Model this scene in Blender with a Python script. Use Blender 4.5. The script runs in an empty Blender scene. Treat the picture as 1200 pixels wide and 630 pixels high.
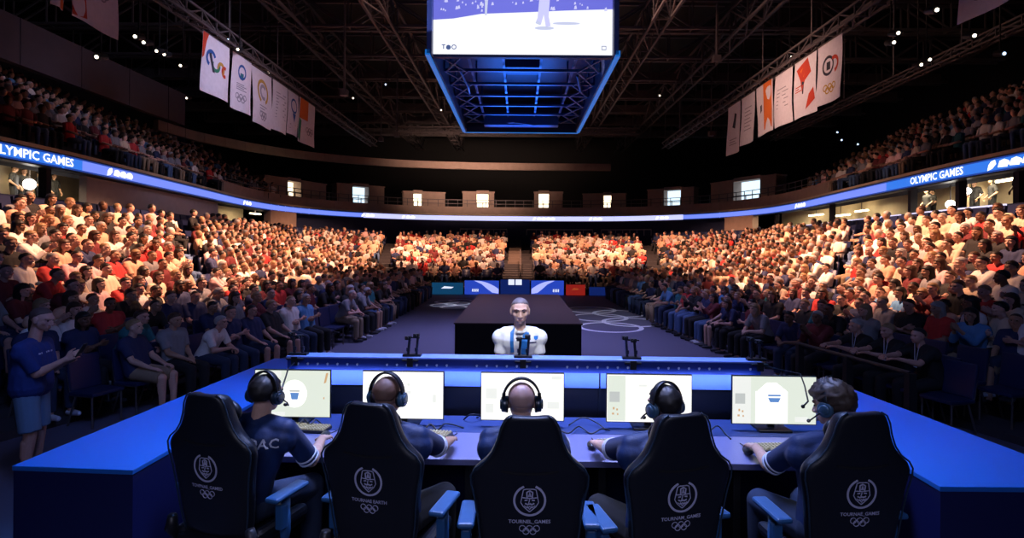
import bpy, bmesh, math, random
import numpy as np
from mathutils import Vector as V, Matrix, Quaternion, noise

rnd = random.Random(7)
SC = bpy.context.scene
COL = SC.collection
PI = math.pi
RAD = math.radians

# ------------------------------------------------------------------ camera, exposure, world, lights
F, CX, CY, CAMZ, ROLL = 650.0, 608.0, 289.0, 2.4, RAD(0.42)
cam = bpy.data.cameras.new('camera')
cam.sensor_width = 36.0
cam.lens = 36.0 * F / 1200
cam.shift_x = -(CX - 600) / 1200
cam.shift_y = -(315 - CY) / 1200
cam.clip_end = 300
cam.clip_start = 0.05
camo = bpy.data.objects.new('camera', cam)
camo.location = (0, 0, CAMZ)
camo.rotation_euler = (PI / 2, -ROLL, 0)
COL.objects.link(camo)
SC.camera = camo
SC.view_settings.view_transform = 'Standard'
SC.view_settings.look = 'None'
SC.view_settings.exposure = 0.0
SC.view_settings.gamma = 1.0
SC.view_settings.use_curve_mapping = False
SC.cycles.max_bounces = 5
SC.cycles.sample_clamp_indirect = 3.0

w = bpy.data.worlds.new('arena_dark')
SC.world = w
w.use_nodes = True
w.node_tree.nodes['Background'].inputs[0].default_value = (0.10, 0.10, 0.22, 1)
w.node_tree.nodes['Background'].inputs[1].default_value = 0.004


def at(px, py, D):
    """Point at depth D seen at photograph pixel (px, py)."""
    dx, dy = px - CX, py - CY
    c, s = math.cos(ROLL), math.sin(ROLL)
    x, y = c * dx + s * dy, -s * dx + c * dy
    return V((x / F * D, D, CAMZ - y / F * D))


def aim(o, target):
    o.rotation_euler = (V(target) - o.location).to_track_quat('-Z', 'Y').to_euler()


def area(name, loc, target, size, power, color, spread=180, size_y=None):
    l = bpy.data.lights.new(name, 'AREA')
    l.energy = power
    l.color = color
    l.size = size
    if size_y:
        l.shape = 'RECTANGLE'
        l.size_y = size_y
    l.spread = RAD(spread)
    o = bpy.data.objects.new(name, l)
    o.location = loc
    COL.objects.link(o)
    aim(o, target)
    return o


def spot(name, loc, target, power, color, angle, blend=0.4, size=0.3):
    l = bpy.data.lights.new(name, 'SPOT')
    l.energy = power
    l.color = color
    l.spot_size = RAD(angle)
    l.spot_blend = blend
    l.shadow_soft_size = size
    o = bpy.data.objects.new(name, l)
    o.location = loc
    COL.objects.link(o)
    aim(o, target)
    return o


WARM = (1.0, 0.49, 0.29)
PEACH = (1.0, 0.66, 0.50)
BLUE = (0.03, 0.32, 1.0)
LAV = (0.50, 0.52, 1.0)
# warm house lights on the seating bowl
for sx in (-1, 1):
    for (y, ty, tx, e, ang) in ((14, 12.6, 9.6, 17000, 38), (18, 17.5, 9.9, 23000, 38), (22, 24.5, 10.2, 21000, 40)):
        spot('bowl_light', (sx * 3.2, y, 11.5), (sx * tx, ty, 1.3), e, WARM, ang, 0.6)
for x in (-9, -3.2, 3.2, 9):
    spot('bowl_light', (x * .6, 27.6, 11.5), (x * 1.1, 33.5, .9), 11500, WARM, 56, 0.45)
# dim light on the upper tiers
for sx in (-1, 1):
    area('upper_tier_light', (sx * 5, 22, 11.8), (sx * 17, 21, 6.3), 3, 16 if sx < 0 else 60, (1, .55, .42), 80)
# cool wash on the arena floor and the front rows
area('floor_wash', (0, 18, 11), (0, 18.5, 0), 5, 900, (0.42, 0.42, 1.0), 70, 12)
# blue stage light over the desks
area('stage_blue', (0, 5.2, 6.5), (0, 3.9, 1), 3.0, 80, (.10, .30, 1.0), 80, 1.2)
for sx in (-1, 1):
    spot('wing_blue', (sx * 3.0, 6.0, 6.5), (sx * 2.75, 4.5, 1.0), 620, BLUE, 32, 0.8)
# pale light on the desk, the coach and the players
area('desk_wash', (0, 4.4, 6.0), (0, 3.8, 1), 2.6, 65, (0.62, 0.62, 1.0), 60, .8)
spot('coach_key', (0.5, 1.5, 5.2), (0.0, 5.1, 1.75), 900, (0.93, 0.95, 1.0), 12, 0.5, 0.15)
area('emblem_fill', (0, -3.5, 5.5), (0, 3, 1.2), 3, 24, (.62, .64, 1.0), 70)  # added unseen fill from behind the camera for the chair emblems
for sx in (-1, 1):
    area('side_blue_fill', (sx * 2.5, 3.5, 5.0), (sx * 5.5, 7.0, .8), 1.0, 15 if sx < 0 else 10, (.22, .34, 1.0), 80)  # added fill for the standing man and the near floor rows
# added fill for the roof steel and far band, then banner light
area('roof_warm', (0, 40, 6.8), (0, 38, 15), 14, 130, (1, .58, .45), 150, 4)
area('band_warm', (-4, 36, 5.6), (-4, 46, 9.0), 8, 260, (1, .62, .46), 60, 1)
area('roof_cool', (0, 11, 12.5), (0, 24, 15), 3, 60, (0.35, .4, 1), 160)
area('banner_left', (-3, 15, 9.5), (-10.5, 20, 8.6), 2, 55, (0.70, .66, 1.0), 50)
area('banner_right', (3, 17, 9.0), (10.5, 22, 8.3), 2, 60, (1.0, .62, .48), 50)

# ------------------------------------------------------------------ materials
MATS = {}


def mat(name, col, rough=0.6, metal=0.0, emit=None, estr=1.0, var=0.12, scale=40.0, bump=0.0, spec=0.5, coat=0.0):
    if name in MATS:
        return MATS[name]
    m = bpy.data.materials.new(name)
    m.use_nodes = True
    nt = m.node_tree
    b = nt.nodes['Principled BSDF']
    b.inputs['Roughness'].default_value = rough
    b.inputs['Metallic'].default_value = metal
    b.inputs['Specular IOR Level'].default_value = spec
    if coat:
        b.inputs['Coat Weight'].default_value = coat
    tc = nt.nodes.new('ShaderNodeTexCoord')
    nz = nt.nodes.new('ShaderNodeTexNoise')
    nz.inputs['Scale'].default_value = scale
    nz.inputs['Detail'].default_value = 3
    nt.links.new(tc.outputs['Object'], nz.inputs['Vector'])
    mx = nt.nodes.new('ShaderNodeMix')
    mx.data_type = 'RGBA'
    mx.inputs[6].default_value = tuple(c * (1 - var) for c in col) + (1,)
    mx.inputs[7].default_value = tuple(min(1, c * (1 + var)) for c in col) + (1,)
    nt.links.new(nz.outputs['Fac'], mx.inputs[0])
    nt.links.new(mx.outputs[2], b.inputs['Base Color'])
    if emit:
        b.inputs['Emission Color'].default_value = tuple(emit) + (1,)
        b.inputs['Emission Strength'].default_value = estr
    if bump:
        bp = nt.nodes.new('ShaderNodeBump')
        bp.inputs['Strength'].default_value = bump
        bp.inputs['Distance'].default_value = 0.01
        nt.links.new(nz.outputs['Fac'], bp.inputs['Height'])
        nt.links.new(bp.outputs['Normal'], b.inputs['Normal'])
    MATS[name] = m
    return m


def glow(name, col, s):
    return mat(name, (0.02, 0.02, 0.02), 0.4, emit=col, estr=s)


M = {}
M['concrete'] = mat('concrete', (.34, .25, .21), .85, scale=3, var=.2, bump=.2)
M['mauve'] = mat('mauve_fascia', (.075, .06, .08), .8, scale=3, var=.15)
M['dark_concrete'] = mat('dark_concrete', (.035, .032, .04), .9, scale=3, var=.25)
M['navy_wall'] = mat('navy_wall', (.012, .02, .07), .7, scale=5)
M['black'] = mat('black', (.006, .006, .008), .7)
M['black_gloss'] = mat('black_gloss', (.01, .01, .014), .3)
M['steel'] = mat('truss_steel', (.11, .095, .10), .5, .3)
M['plaster'] = mat('plaster', (.42, .36, .36), .8, scale=4)
M['tan'] = mat('tan_plaster', (.55, .45, .30), .8, scale=4)
M['desk_blue'] = mat('blue_laminate', (.015, .17, .66), .42, scale=60, var=.06)
M['desk_face'] = mat('navy_laminate', (.008, .012, .09), .5)
M['desk_top'] = mat('violet_grey_desktop', (.16, .17, .34), .38, scale=80)
M['desk_mat'] = mat('navy_desk_mat', (.015, .04, .16), .8, scale=200)
M['leather'] = mat('black_leather', (.008, .01, .017), .42, scale=120, bump=.12)
M['rim_light'] = mat('rim_light_blue', (.02, .04, .07), .4)  # tint of the chairs' blue rim light, put into edge tubes
M['emblem'] = mat('emblem_print', (.55, .55, .75), .6, emit=(.5, .5, .75), estr=.0)
M['armpad'] = mat('armrest_pad', (.022, .10, .26), .45)  # dark pads tinted blue; part of the blue light is in this colour
M['plastic'] = mat('dark_plastic', (.012, .013, .017), .4)
M['jersey'] = mat('navy_jersey', (.007, .026, .105), .6, scale=90, bump=.1)
M['jersey_trim'] = mat('jersey_white_trim', (.62, .66, .8), .6)
M['white_shirt'] = mat('white_shirt', (.80, .80, .82), .7, scale=30, bump=.15)
M['sash'] = mat('blue_sash', (.02, .18, .55), .6, scale=30)
M['screen_off'] = M['black_gloss']
M['floor'] = mat('blue_grey_carpet', (.105, .10, .155), .75, scale=120, var=.1)
M['dais_top'] = mat('brown_black_dais', (.045, .022, .022), .5, scale=15)
M['dais_side'] = mat('black_drape', (.008, .007, .012), .85)
M['white_rings'] = mat('white_floor_rings', (.85, .85, .9), .6)
M['headset'] = mat('headset_shell', (.012, .03, .055), .32, coat=.4)
M['headset_band'] = mat('headset_band', (.01, .012, .018), .4)
M['seat_navy'] = mat('navy_seat', (.012, .02, .075), .5)
M['banner'] = mat('banner_cloth', (.74, .70, .76), .8, scale=8)
SKIN = [mat('skin_light', (.62, .38, .29), .5, spec=.35), mat('skin_pink', (.55, .30, .23), .5, spec=.35),
        mat('skin_tan', (.42, .24, .16), .5, spec=.35), mat('skin_brown', (.19, .095, .06), .5, spec=.35)]
HAIR = [mat('hair_black', (.012, .01, .01), .5, scale=150, var=.4), mat('hair_brown', (.06, .03, .018), .5, scale=150, var=.4),
        mat('hair_fair', (.32, .20, .10), .5, scale=150, var=.4), mat('hair_grey', (.35, .34, .34), .5, scale=150, var=.4)]
EYE = mat('eye_dark', (.02, .015, .015), .2)

SHIRTS = [('white', (.78, .74, .70)), ('cream', (.70, .55, .40)), ('peach', (.72, .42, .28)), ('red', (.50, .03, .03)),
          ('navy', (.015, .025, .09)), ('black', (.012, .012, .014)), ('grey', (.22, .22, .24)), ('sky-blue', (.10, .28, .55)),
          ('maroon', (.14, .015, .02)), ('teal', (.02, .16, .18)), ('pale-pink', (.70, .45, .45)), ('orange', (.6, .2, .04))]
SHIRT_M = [mat('cloth_' + n.replace('-', '_').replace(' ', '_'), c, .8, scale=25) for n, c in SHIRTS]
PANTS = [('dark jeans', (.02, .035, .08)), ('blue jeans', (.07, .13, .27)), ('black trousers', (.012, .012, .015)), ('tan trousers', (.28, .2, .13))]
PANTS_M = [mat('cloth_' + n.replace(' ', '_'), c, .85, scale=60) for n, c in PANTS]
SHOE = mat('shoe_white', (.5, .5, .55), .6)
SHOE_D = mat('shoe_dark', (.02, .02, .025), .6)


# ------------------------------------------------------------------ mesh helpers
class MB:
    def __init__(s):
        s.v, s.f, s.m, s.cur = [], [], [], 0

    def add(s, vs, fs):
        n = len(s.v)
        s.v += [tuple(p) for p in vs]
        for f in fs:
            s.f.append(tuple(i + n for i in f))
            s.m.append(s.cur)

    def box(s, c, size, rot=None, taper=1.0):
        x, y, z = (q / 2 for q in size)
        P = [V((sx * x * (taper if sz > 0 else 1), sy * y * (taper if sz > 0 else 1), sz * z)) for sz in (-1, 1) for sy in (-1, 1) for sx in (-1, 1)]
        if rot is not None:
            P = [rot @ p for p in P]
        P = [p + V(c) for p in P]
        s.add(P, [(0, 2, 3, 1), (4, 5, 7, 6), (0, 1, 5, 4), (2, 6, 7, 3), (0, 4, 6, 2), (1, 3, 7, 5)])
        return s

    def bar(s, p0, p1, t, t2=None):
        p0, p1 = V(p0), V(p1)
        d = p1 - p0
        if d.length < 1e-6:
            return s
        q = d.to_track_quat('Z', 'Y').to_matrix()
        return s.box((p0 + p1) / 2, (t, t2 or t, d.length), q)

    def cyl(s, p0, p1, r0, r1=None, n=12):
        p0, p1 = V(p0), V(p1)
        r1 = r0 if r1 is None else r1
        q = (p1 - p0).to_track_quat('Z', 'Y').to_matrix()
        a = [(math.cos(2 * PI * i / n), math.sin(2 * PI * i / n)) for i in range(n)]
        P = [p0 + q @ V((c * r0, e * r0, 0)) for c, e in a] + [p1 + q @ V((c * r1, e * r1, 0)) for c, e in a]
        s.add(P, [(i, (i + 1) % n, n + (i + 1) % n, n + i) for i in range(n)] + [tuple(range(n - 1, -1, -1)), tuple(range(n, 2 * n))])
        return s

    def sph(s, c, r, rot=None, n=12, k=8):
        if not hasattr(r, '__len__'):
            r = (r, r, r)
        P = [V((0, 0, -r[2]))]
        for j in range(1, k):
            t = -PI / 2 + PI * j / k
            for i in range(n):
                a = 2 * PI * i / n
                P.append(V((r[0] * math.cos(t) * math.cos(a), r[1] * math.cos(t) * math.sin(a), r[2] * math.sin(t))))
        P.append(V((0, 0, r[2])))
        if rot is not None:
            P = [rot @ p for p in P]
        P = [p + V(c) for p in P]
        fs = [(0, 1 + (i + 1) % n, 1 + i) for i in range(n)]
        for j in range(k - 2):
            a, b = 1 + j * n, 1 + (j + 1) * n
            fs += [(a + i, a + (i + 1) % n, b + (i + 1) % n, b + i) for i in range(n)]
        t, l = len(P) - 1, 1 + (k - 2) * n
        fs += [(l + i, l + (i + 1) % n, t) for i in range(n)]
        s.add(P, fs)
        return s

    def cap(s, p0, r0, p1, r1, n=12):
        """closed capsule with two radii"""
        s.sph(p0, r0, n=n, k=8)
        s.sph(p1, r1, n=n, k=8)
        return s.cyl(p0, p1, r0, r1, n)

    def tube(s, pts, r, n=8):
        pts = [V(p) for p in pts]
        rs = r if hasattr(r, '__len__') else [r] * len(pts)
        P, up = [], None
        for i, p in enumerate(pts):
            d = (pts[min(i + 1, len(pts) - 1)] - pts[max(i - 1, 0)]).normalized()
            if up is None:
                up = d.orthogonal().normalized()
            up = (up - d * up.dot(d)).normalized()
            sd = d.cross(up)
            for k in range(n):
                a = 2 * PI * k / n
                P.append(p + up * (rs[i] * math.cos(a)) + sd * (rs[i] * math.sin(a)))
        fs = []
        for i in range(len(pts) - 1):
            for k in range(n):
                fs.append((i * n + k, i * n + (k + 1) % n, (i + 1) * n + (k + 1) % n, (i + 1) * n + k))
        fs += [tuple(range(n - 1, -1, -1)), tuple(range((len(pts) - 1) * n, len(pts) * n))]
        s.add(P, fs)
        return s

    def prism(s, poly, d0, d1, fn):
        """poly: 2D outline; fn(a, b, d) -> point"""
        n = len(poly)
        P = [fn(a, b, d0) for a, b in poly] + [fn(a, b, d1) for a, b in poly]
        s.add(P, [tuple(range(n - 1, -1, -1)), tuple(range(n, 2 * n))] + [(i, (i + 1) % n, n + (i + 1) % n, n + i) for i in range(n)])
        return s

    def ribbon(s, pts, wd, fn, d0=0.0, d1=.002, closed=False):
        """flat line of width wd along 2D pts, mapped through fn(a, b, d)"""
        pts = [V((p[0], p[1])) for p in pts]
        n = len(pts)
        L = []
        for i in range(n):
            if closed:
                t = pts[(i + 1) % n] - pts[i - 1]
            else:
                t = pts[min(i + 1, n - 1)] - pts[max(i - 1, 0)]
            t = t.normalized() if t.length > 0 else V((1, 0))
            nn = V((-t.y, t.x)) * (wd / 2)
            L.append((pts[i] + nn, pts[i] - nn))
        P = []
        for a, b in L:
            P += [fn(a.x, a.y, d0), fn(b.x, b.y, d0), fn(b.x, b.y, d1), fn(a.x, a.y, d1)]
        fs = []
        for i in range(n if closed else n - 1):
            a, b = i * 4, ((i + 1) % n) * 4
            fs += [(a + k, a + (k + 1) % 4, b + (k + 1) % 4, b + k) for k in range(4)]
        if not closed:
            fs += [(3, 2, 1, 0), tuple(range((n - 1) * 4, n * 4))]
        s.add(P, fs)
        return s

    def mesh(s, name, mats, smooth=False):
        me = bpy.data.meshes.new(name)
        me.from_pydata(s.v, [], s.f)
        if not isinstance(mats, (list, tuple)):
            mats = [mats]
        for m in mats:
            me.materials.append(m)
        if len(mats) > 1:
            me.polygons.foreach_set('material_index', s.m)
        bm = bmesh.new()
        bm.from_mesh(me)
        bmesh.ops.recalc_face_normals(bm, faces=bm.faces)
        bm.to_mesh(me)
        bm.free()
        if smooth:
            me.polygons.foreach_set('use_smooth', [True] * len(me.polygons))
        me.update()
        return me

    def build(s, name, mats, parent=None, smooth=False, bevel=0, loc=None, rz=0):
        o = link(name, s.mesh(name, mats, smooth), parent)
        if bevel:
            b = o.modifiers.new('bevel', 'BEVEL')
            b.width = bevel
            b.segments = 2
            b.limit_method = 'ANGLE'
        if loc is not None:
            o.location = loc
            o.rotation_euler = (0, 0, rz)
        return o


def link(name, me, parent=None):
    o = bpy.data.objects.new(name, me)
    COL.objects.link(o)
    if parent is not None:
        o.parent = parent
    return o


def tag(o, label=None, cat=None, group=None, kind=None):
    if label:
        o['label'] = label
    if cat:
        o['category'] = cat
    if group:
        o['group'] = group
    if kind:
        o['kind'] = kind
    return o


def empty(name, loc, rz, label, cat, group=None):
    o = bpy.data.objects.new(name, None)
    COL.objects.link(o)
    o.location = loc
    o.rotation_euler = (0, 0, rz)
    o.empty_display_size = .1
    return tag(o, label, cat, group)


def copy_tree(o, parent=None):
    c = o.copy()
    COL.objects.link(c)
    if parent is not None:
        c.parent = parent
    for ch in [x for x in CHILD.get(o.name, o.children)]:
        copy_tree(ch, c)
    return c


CHILD = {}


def struct(o):
    o['kind'] = 'structure'
    return o


def evaluated(o, name):
    bpy.context.view_layer.update()
    dg = bpy.context.evaluated_depsgraph_get()
    me = bpy.data.meshes.new_from_object(o.evaluated_get(dg), depsgraph=dg)
    me.name = name
    return me


def blob(mb, name, m, voxel=.008, smooth=4):
    """closed pieces fused into one continuous skin"""
    o = mb.build('tmp', m)
    r = o.modifiers.new('r', 'REMESH')
    r.mode = 'VOXEL'
    r.voxel_size = voxel
    if smooth:
        s = o.modifiers.new('s', 'SMOOTH')
        s.iterations = smooth
        s.factor = .5
    me = evaluated(o, name)
    if not me.materials:
        me.materials.append(m)
    me.polygons.foreach_set('use_smooth', [True] * len(me.polygons))
    old = o.data
    bpy.data.objects.remove(o)
    bpy.data.meshes.remove(old)
    return me


TXT = {}


def text2d(t, size, bold=.02):
    """flat text as (verts, faces), centred"""
    key = (t, size)
    if key not in TXT:
        c = bpy.data.curves.new('t', 'FONT')
        c.body = t
        c.size = size
        c.align_x, c.align_y = 'CENTER', 'CENTER'
        c.resolution_u = 2
        c.offset = size * bold
        o = bpy.data.objects.new('t', c)
        COL.objects.link(o)
        me = evaluated(o, 't')
        TXT[key] = ([(v.co.x, v.co.y) for v in me.vertices], [tuple(p.vertices) for p in me.polygons])
        bpy.data.objects.remove(o)
        bpy.data.meshes.remove(me)
        bpy.data.curves.remove(c)
    return TXT[key]


def put_text(mb, t, size, fn, d=.002, ox=0, oy=0, rot=0, sx=1.0):
    vs, fs = text2d(t, size)
    c, s = math.cos(rot), math.sin(rot)
    mb.add([fn(ox + (a * c * sx - b * s), oy + (a * s * sx + b * c), d) for a, b in vs], fs)


def circle2(cx, cy, r, a0=0, a1=360, n=28, ry=None):
    ry = ry or r
    return [(cx + r * math.cos(RAD(a0 + (a1 - a0) * i / n)), cy + ry * math.sin(RAD(a0 + (a1 - a0) * i / n))) for i in range(n + 1)]


def rings5(mb, fn, r, cx, cy, wd, d0=0, d1=.002, mats=None):
    for i, (x, y) in enumerate(((-2.3, 0), (0, 0), (2.3, 0), (-1.15, -1), (1.15, -1))):
        if mats:
            mb.cur = mats[i]
        mb.ribbon(circle2(cx + x * r, cy + y * r, r, n=24)[:-1], wd, fn, d0, d1 + .0004 * i, closed=True)


def ordinal(n):
    a = ['', 'first', 'second', 'third', 'fourth', 'fifth', 'sixth', 'seventh', 'eighth', 'ninth', 'tenth', 'eleventh', 'twelfth',
         'thirteenth', 'fourteenth', 'fifteenth', 'sixteenth', 'seventeenth', 'eighteenth', 'nineteenth']
    if n < 20:
        return a[n]
    t = {2: 'twent', 3: 'thirt', 4: 'fort', 5: 'fift', 6: 'sixt'}[n // 10]
    return t + 'ieth' if n % 10 == 0 else t + 'y-' + a[n % 10]
# ------------------------------------------------------------------ arena plan: oval paths
def catmull(ctrl, per=12):
    P = [V((a, b)) for a, b in ctrl]
    out = []
    for i in range(len(P) - 1):
        p0, p1, p2, p3 = P[max(i - 1, 0)], P[i], P[i + 1], P[min(i + 2, len(P) - 1)]
        for k in range(per):
            t = k / per
            out.append(.5 * (2 * p1 + (p2 - p0) * t + (2 * p0 - 5 * p1 + 4 * p2 - p3) * t * t + (3 * p1 - p0 - 3 * p2 + p3) * t ** 3))
    out.append(P[-1])
    return out


def both(ctrl):
    """right-hand control points, near to far -> full oval, left near to right near"""
    return [(-a, b) for a, b in ctrl[:-1]] + list(reversed(ctrl))


class Path:
    def __init__(s, pts):
        s.p = pts
        s.n = []
        for i in range(len(pts)):
            t = (pts[min(i + 1, len(pts) - 1)] - pts[max(i - 1, 0)]).normalized()
            s.n.append(V((-t.y, t.x)))
        s.s = [0.0]
        for a, b in zip(pts, pts[1:]):
            s.s.append(s.s[-1] + (b - a).length)
        s.L = s.s[-1]

    def at(s, d):
        d = min(max(d, 0), s.L - 1e-4)
        import bisect
        i = max(0, min(bisect.bisect_right(s.s, d) - 1, len(s.p) - 2))
        t = (d - s.s[i]) / max(1e-9, s.s[i + 1] - s.s[i])
        n = s.n[i].lerp(s.n[i + 1], t).normalized()
        return s.p[i].lerp(s.p[i + 1], t), n

    def pt(s, d, off, z):
        p, n = s.at(d)
        q = p + n * off
        return V((q.x, q.y, z))

    def s_px(s, px, off=0):
        """arc length at which the path crosses picture column px"""
        best, bd = 0, 1e9
        for i in range(600):
            d = s.L * i / 599
            q = s.pt(d, off, 0)
            if q.y < 2:
                continue
            e = abs(q.x / q.y * F + CX - px)
            if e < bd:
                best, bd = d, e
        return best

    def sweep(s, mb, prof, a, b, step=.8):
        n = max(2, int(abs(b - a) / step) + 1)
        k = len(prof)
        P = []
        for i in range(n + 1):
            d = a + (b - a) * i / n
            p, nn = s.at(d)
            for off, z in prof:
                q = p + nn * off
                P.append((q.x, q.y, z))
        fs = [(i * k + j, i * k + (j + 1) % k, (i + 1) * k + (j + 1) % k, (i + 1) * k + j) for i in range(n) for j in range(k)]
        fs += [tuple(range(k - 1, -1, -1)), tuple(range(n * k, n * k + k))]
        mb.add(P, fs)
        return mb


OUT = [(12.2, 3), (12.4, 13.5), (12.7, 17), (13.6, 23), (14.6, 30), (14.3, 35), (12.3, 39.5), (8, 42.9), (3, 43.95), (0, 44)]
INN = [(7.2, 1), (7.2, 10.5), (7.2, 14), (7.4, 18), (7.7, 22), (8.1, 25.2), (7.8, 27.4), (5.6, 28.3), (1.8, 28.4), (0, 28.4)]
RP = Path(catmull(both(OUT)))
rowA = catmull(both(INN))
rowB = [p - n * .7 for p, n in zip(RP.p, RP.n)]
NROW, NEMPTY = 10, 2


def rowpath(t):
    return Path([a.lerp(b, t) for a, b in zip(rowA, rowB)])


ROWS = [rowpath(k / (NROW + NEMPTY)) for k in range(NROW + NEMPTY + 1)]


def zrow(k):
    return .30 + .205 * k


def rect(o0, o1, z0, z1):
    return [(o0, z0), (o1, z0), (o1, z1), (o0, z1)]


# ------------------------------------------------------------------ room shell
struct(MB().box((0, 27, -.1), (64, 84, .2)).build('floor', M['floor']))
struct(MB().box((0, 27, 15.3), (64, 84, .3)).build('ceiling', M['black']))
struct(MB().box((-30, 27, 7.5), (.4, 84, 15.4)).build('wall_left', M['black']))
struct(MB().box((30, 27, 7.5), (.4, 84, 15.4)).build('wall_right', M['black']))
struct(MB().box((0, 66, 7.5), (60, .4, 15.4)).build('wall_back', M['black']))
struct(MB().box((0, -12, 7.5), (60, .4, 15.4)).build('wall_front', M['black']))

# lower stand: stepped terraces
mb = MB()
for k in range(NROW + NEMPTY):
    A, B = ROWS[k], ROWS[k + 1]
    n = len(A.p)
    z, zp = zrow(k), (zrow(k - 1) if k else 0)
    P = []
    for a, b in zip(A.p, B.p):
        a2 = a.lerp(b, -.45)
        b2 = a.lerp(b, .55)
        P += [(a2.x, a2.y, zp), (a2.x, a2.y, z), (b2.x, b2.y, z)]
    mb.add(P, [(i * 3 + j, i * 3 + j + 1, i * 3 + j + 4, i * 3 + j + 3) for i in range(n - 1) for j in range(2)])
struct(mb.build('lower_stand', M['dark_concrete']))
s0, s1 = 0, RP.L
# parapet behind the top seats, concourse slab, concourse back wall
mb = MB()
RP.sweep(mb, rect(-.35, -.2, 2.4, 3.55), s0, s1)
RP.sweep(mb, rect(-.2, 3.2, 3.2, 3.32), s0, s1)
struct(mb.build('wall_parapet', M['navy_wall']))
mb = MB()
RP.sweep(mb, rect(3.0, 3.2, 3.3, 4.9), 0, RP.s_px(335))
RP.sweep(mb, rect(3.0, 3.2, 3.3, 4.9), RP.s_px(870), s1)
struct(mb.build('wall_concourse', M['tan']))
mb = MB()
RP.sweep(mb, rect(.33, .45, 3.33, 4.8), RP.s_px(335), RP.s_px(870))
struct(mb.build('wall_far_concourse', M['navy_wall']))
mb = MB()
sl0, sl1 = RP.s_px(112), RP.s_px(262)
RP.sweep(mb, rect(.25, .45, 3.32, 4.40), sl0, sl1)
struct(mb.build('wall_plain_panel', M['plaster']))
mb = MB()
RP.sweep(mb, rect(.0, 3.2, 4.82, 4.95), s0, s1)
struct(mb.build('upper_stand_slab', M['tan']))
# pale return walls where the concourse closes at the corners
mb = MB()
for px in (330, 868):
    s_ = RP.s_px(px)
    RP.sweep(mb, rect(-.1, .3, 2.9, 4.45), s_ - 1.4, s_ + 1.4)
struct(mb.build('trim_1', M['concrete']))

# upper stand
NU = 10
mb = MB()
sUL, sUR = RP.s_px(335), RP.s_px(925)
for a, b in ((0, sUL), (sUR, s1)):
    for j in range(NU):
        o, z = .55 + .62 * j, 4.95 + .33 * j
        RP.sweep(mb, rect(o, o + .66, z - .5, z), a, b, 1.2)
struct(mb.build('upper_stand', M['dark_concrete']))
# sloping end walls of the side upper stands
mb = MB()
for s_, e in ((sUL, 1), (sUR, -1)):
    RP.sweep(mb, [(.45, 4.9), (7.0, 8.3), (7.0, 8.9), (.45, 5.5)], s_, s_ + e * .3, .3)
struct(mb.build('trim_2', M['concrete']))
# far concrete fascia above the display ribbon
mb = MB()
RP.sweep(mb, rect(.35, .6, 4.95, 5.55), RP.s_px(270), RP.s_px(960))
RP.sweep(mb, rect(.6, 5, 4.95, 5.05), RP.s_px(300), RP.s_px(930))
struct(mb.build('trim_3', M['concrete']))

# pale upper balcony band, thick at the left and thin across the far end
UP = Path(catmull([(-17.2, 4), (-17.1, 12), (-17.1, 18), (-17.2, 24), (-17.2, 28.5)]))
UF = Path(catmull([(-20.2, 31), (-19.6, 35), (-16.4, 40.5), (-11, 44.2), (-5, 45.7), (1, 46.1), (7.6, 46.1)]))
mb = MB()
UP.sweep(mb, rect(0, .3, 8.5, 10.1), 0, UP.L)
for i in range(9):
    d = UP.L * (i + .5) / 9
    UP.sweep(mb, rect(-.03, .0, 8.5, 10.1), d, d + .05, .05)
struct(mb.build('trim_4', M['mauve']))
mb = MB()
UF.sweep(mb, rect(0, .3, 8.78, 9.35), 0, UF.L)
for i in range(24):
    d = UF.L * (i + .5) / 24
    UF.sweep(mb, rect(-.03, .0, 8.78, 9.35), d, d + .06, .06)
struct(mb.build('trim_5', M['concrete']))

# vomitories: tan blocks with a lit doorway above the far fascia
M['doorlight'] = glow('lit_doorway', (1, .84, .58), 2.6)
M['doorlight_cool'] = glow('lit_doorway_cool', (.62, .8, .95), 1.5)


def vomitory(pl, pr, yt, yb, dl, dr, cool=False):
    s_ = RP.s_px((pl + pr) / 2, 2.2)
    c, n = RP.at(s_)
    c = c + n * 2.2
    D = c.y
    t = V((n.y, -n.x))
    z1, z0 = at((pl + pr) / 2, yt, D).z, 5.05
    wid = (pr - pl) / F * D / max(.55, abs(t.x))
    k = wid / (pr - pl)
    a, b = (dl - (pl + pr) / 2) * k, (dr - (pl + pr) / 2) * k
    R = Matrix(((t.x, n.x, 0), (t.y, n.y, 0), (0, 0, 1)))
    o = V((c.x, c.y, 0))
    mb = MB()
    for x0, x1 in ((-wid / 2, a), (b, wid / 2)):
        mb.box(o + R @ V(((x0 + x1) / 2, 0, (z0 + z1) / 2)), (x1 - x0, .9, z1 - z0), R)
        mb.box(o + R @ V(((x0 + x1) / 2, 0, z1 + .04)), (x1 - x0 + .1, 1.0, .08), R)
    mb.box(o + R @ V(((a + b) / 2, 0, z1 + .05)), (b - a, .9, .25), R)
    w_ = struct(mb.build('wall_vomitory', M['concrete']))
    mb = MB()
    mb.box(o + R @ V(((a + b) / 2, .3, (z0 + z1) / 2)), (b - a, .05, z1 - z0 - .1), R)
    struct(mb.build('door_opening', M['doorlight_cool' if cool else 'doorlight'], w_))
    mb = MB()
    for u in (a, (a + b) / 2, b):
        p = o + R @ V((u, -.5, 0))
        mb.bar((p.x, p.y, z0), (p.x, p.y, z0 + .95), .05)
    mb.bar(o + R @ V((a, -.5, z0 + .95)), o + R @ V((b, -.5, z0 + .95)), .05)
    mb.bar(o + R @ V((a, -.5, z0 + .5)), o + R @ V((b, -.5, z0 + .5)), .04)
    struct(mb.build('railing', M['steel'], w_))


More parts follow.
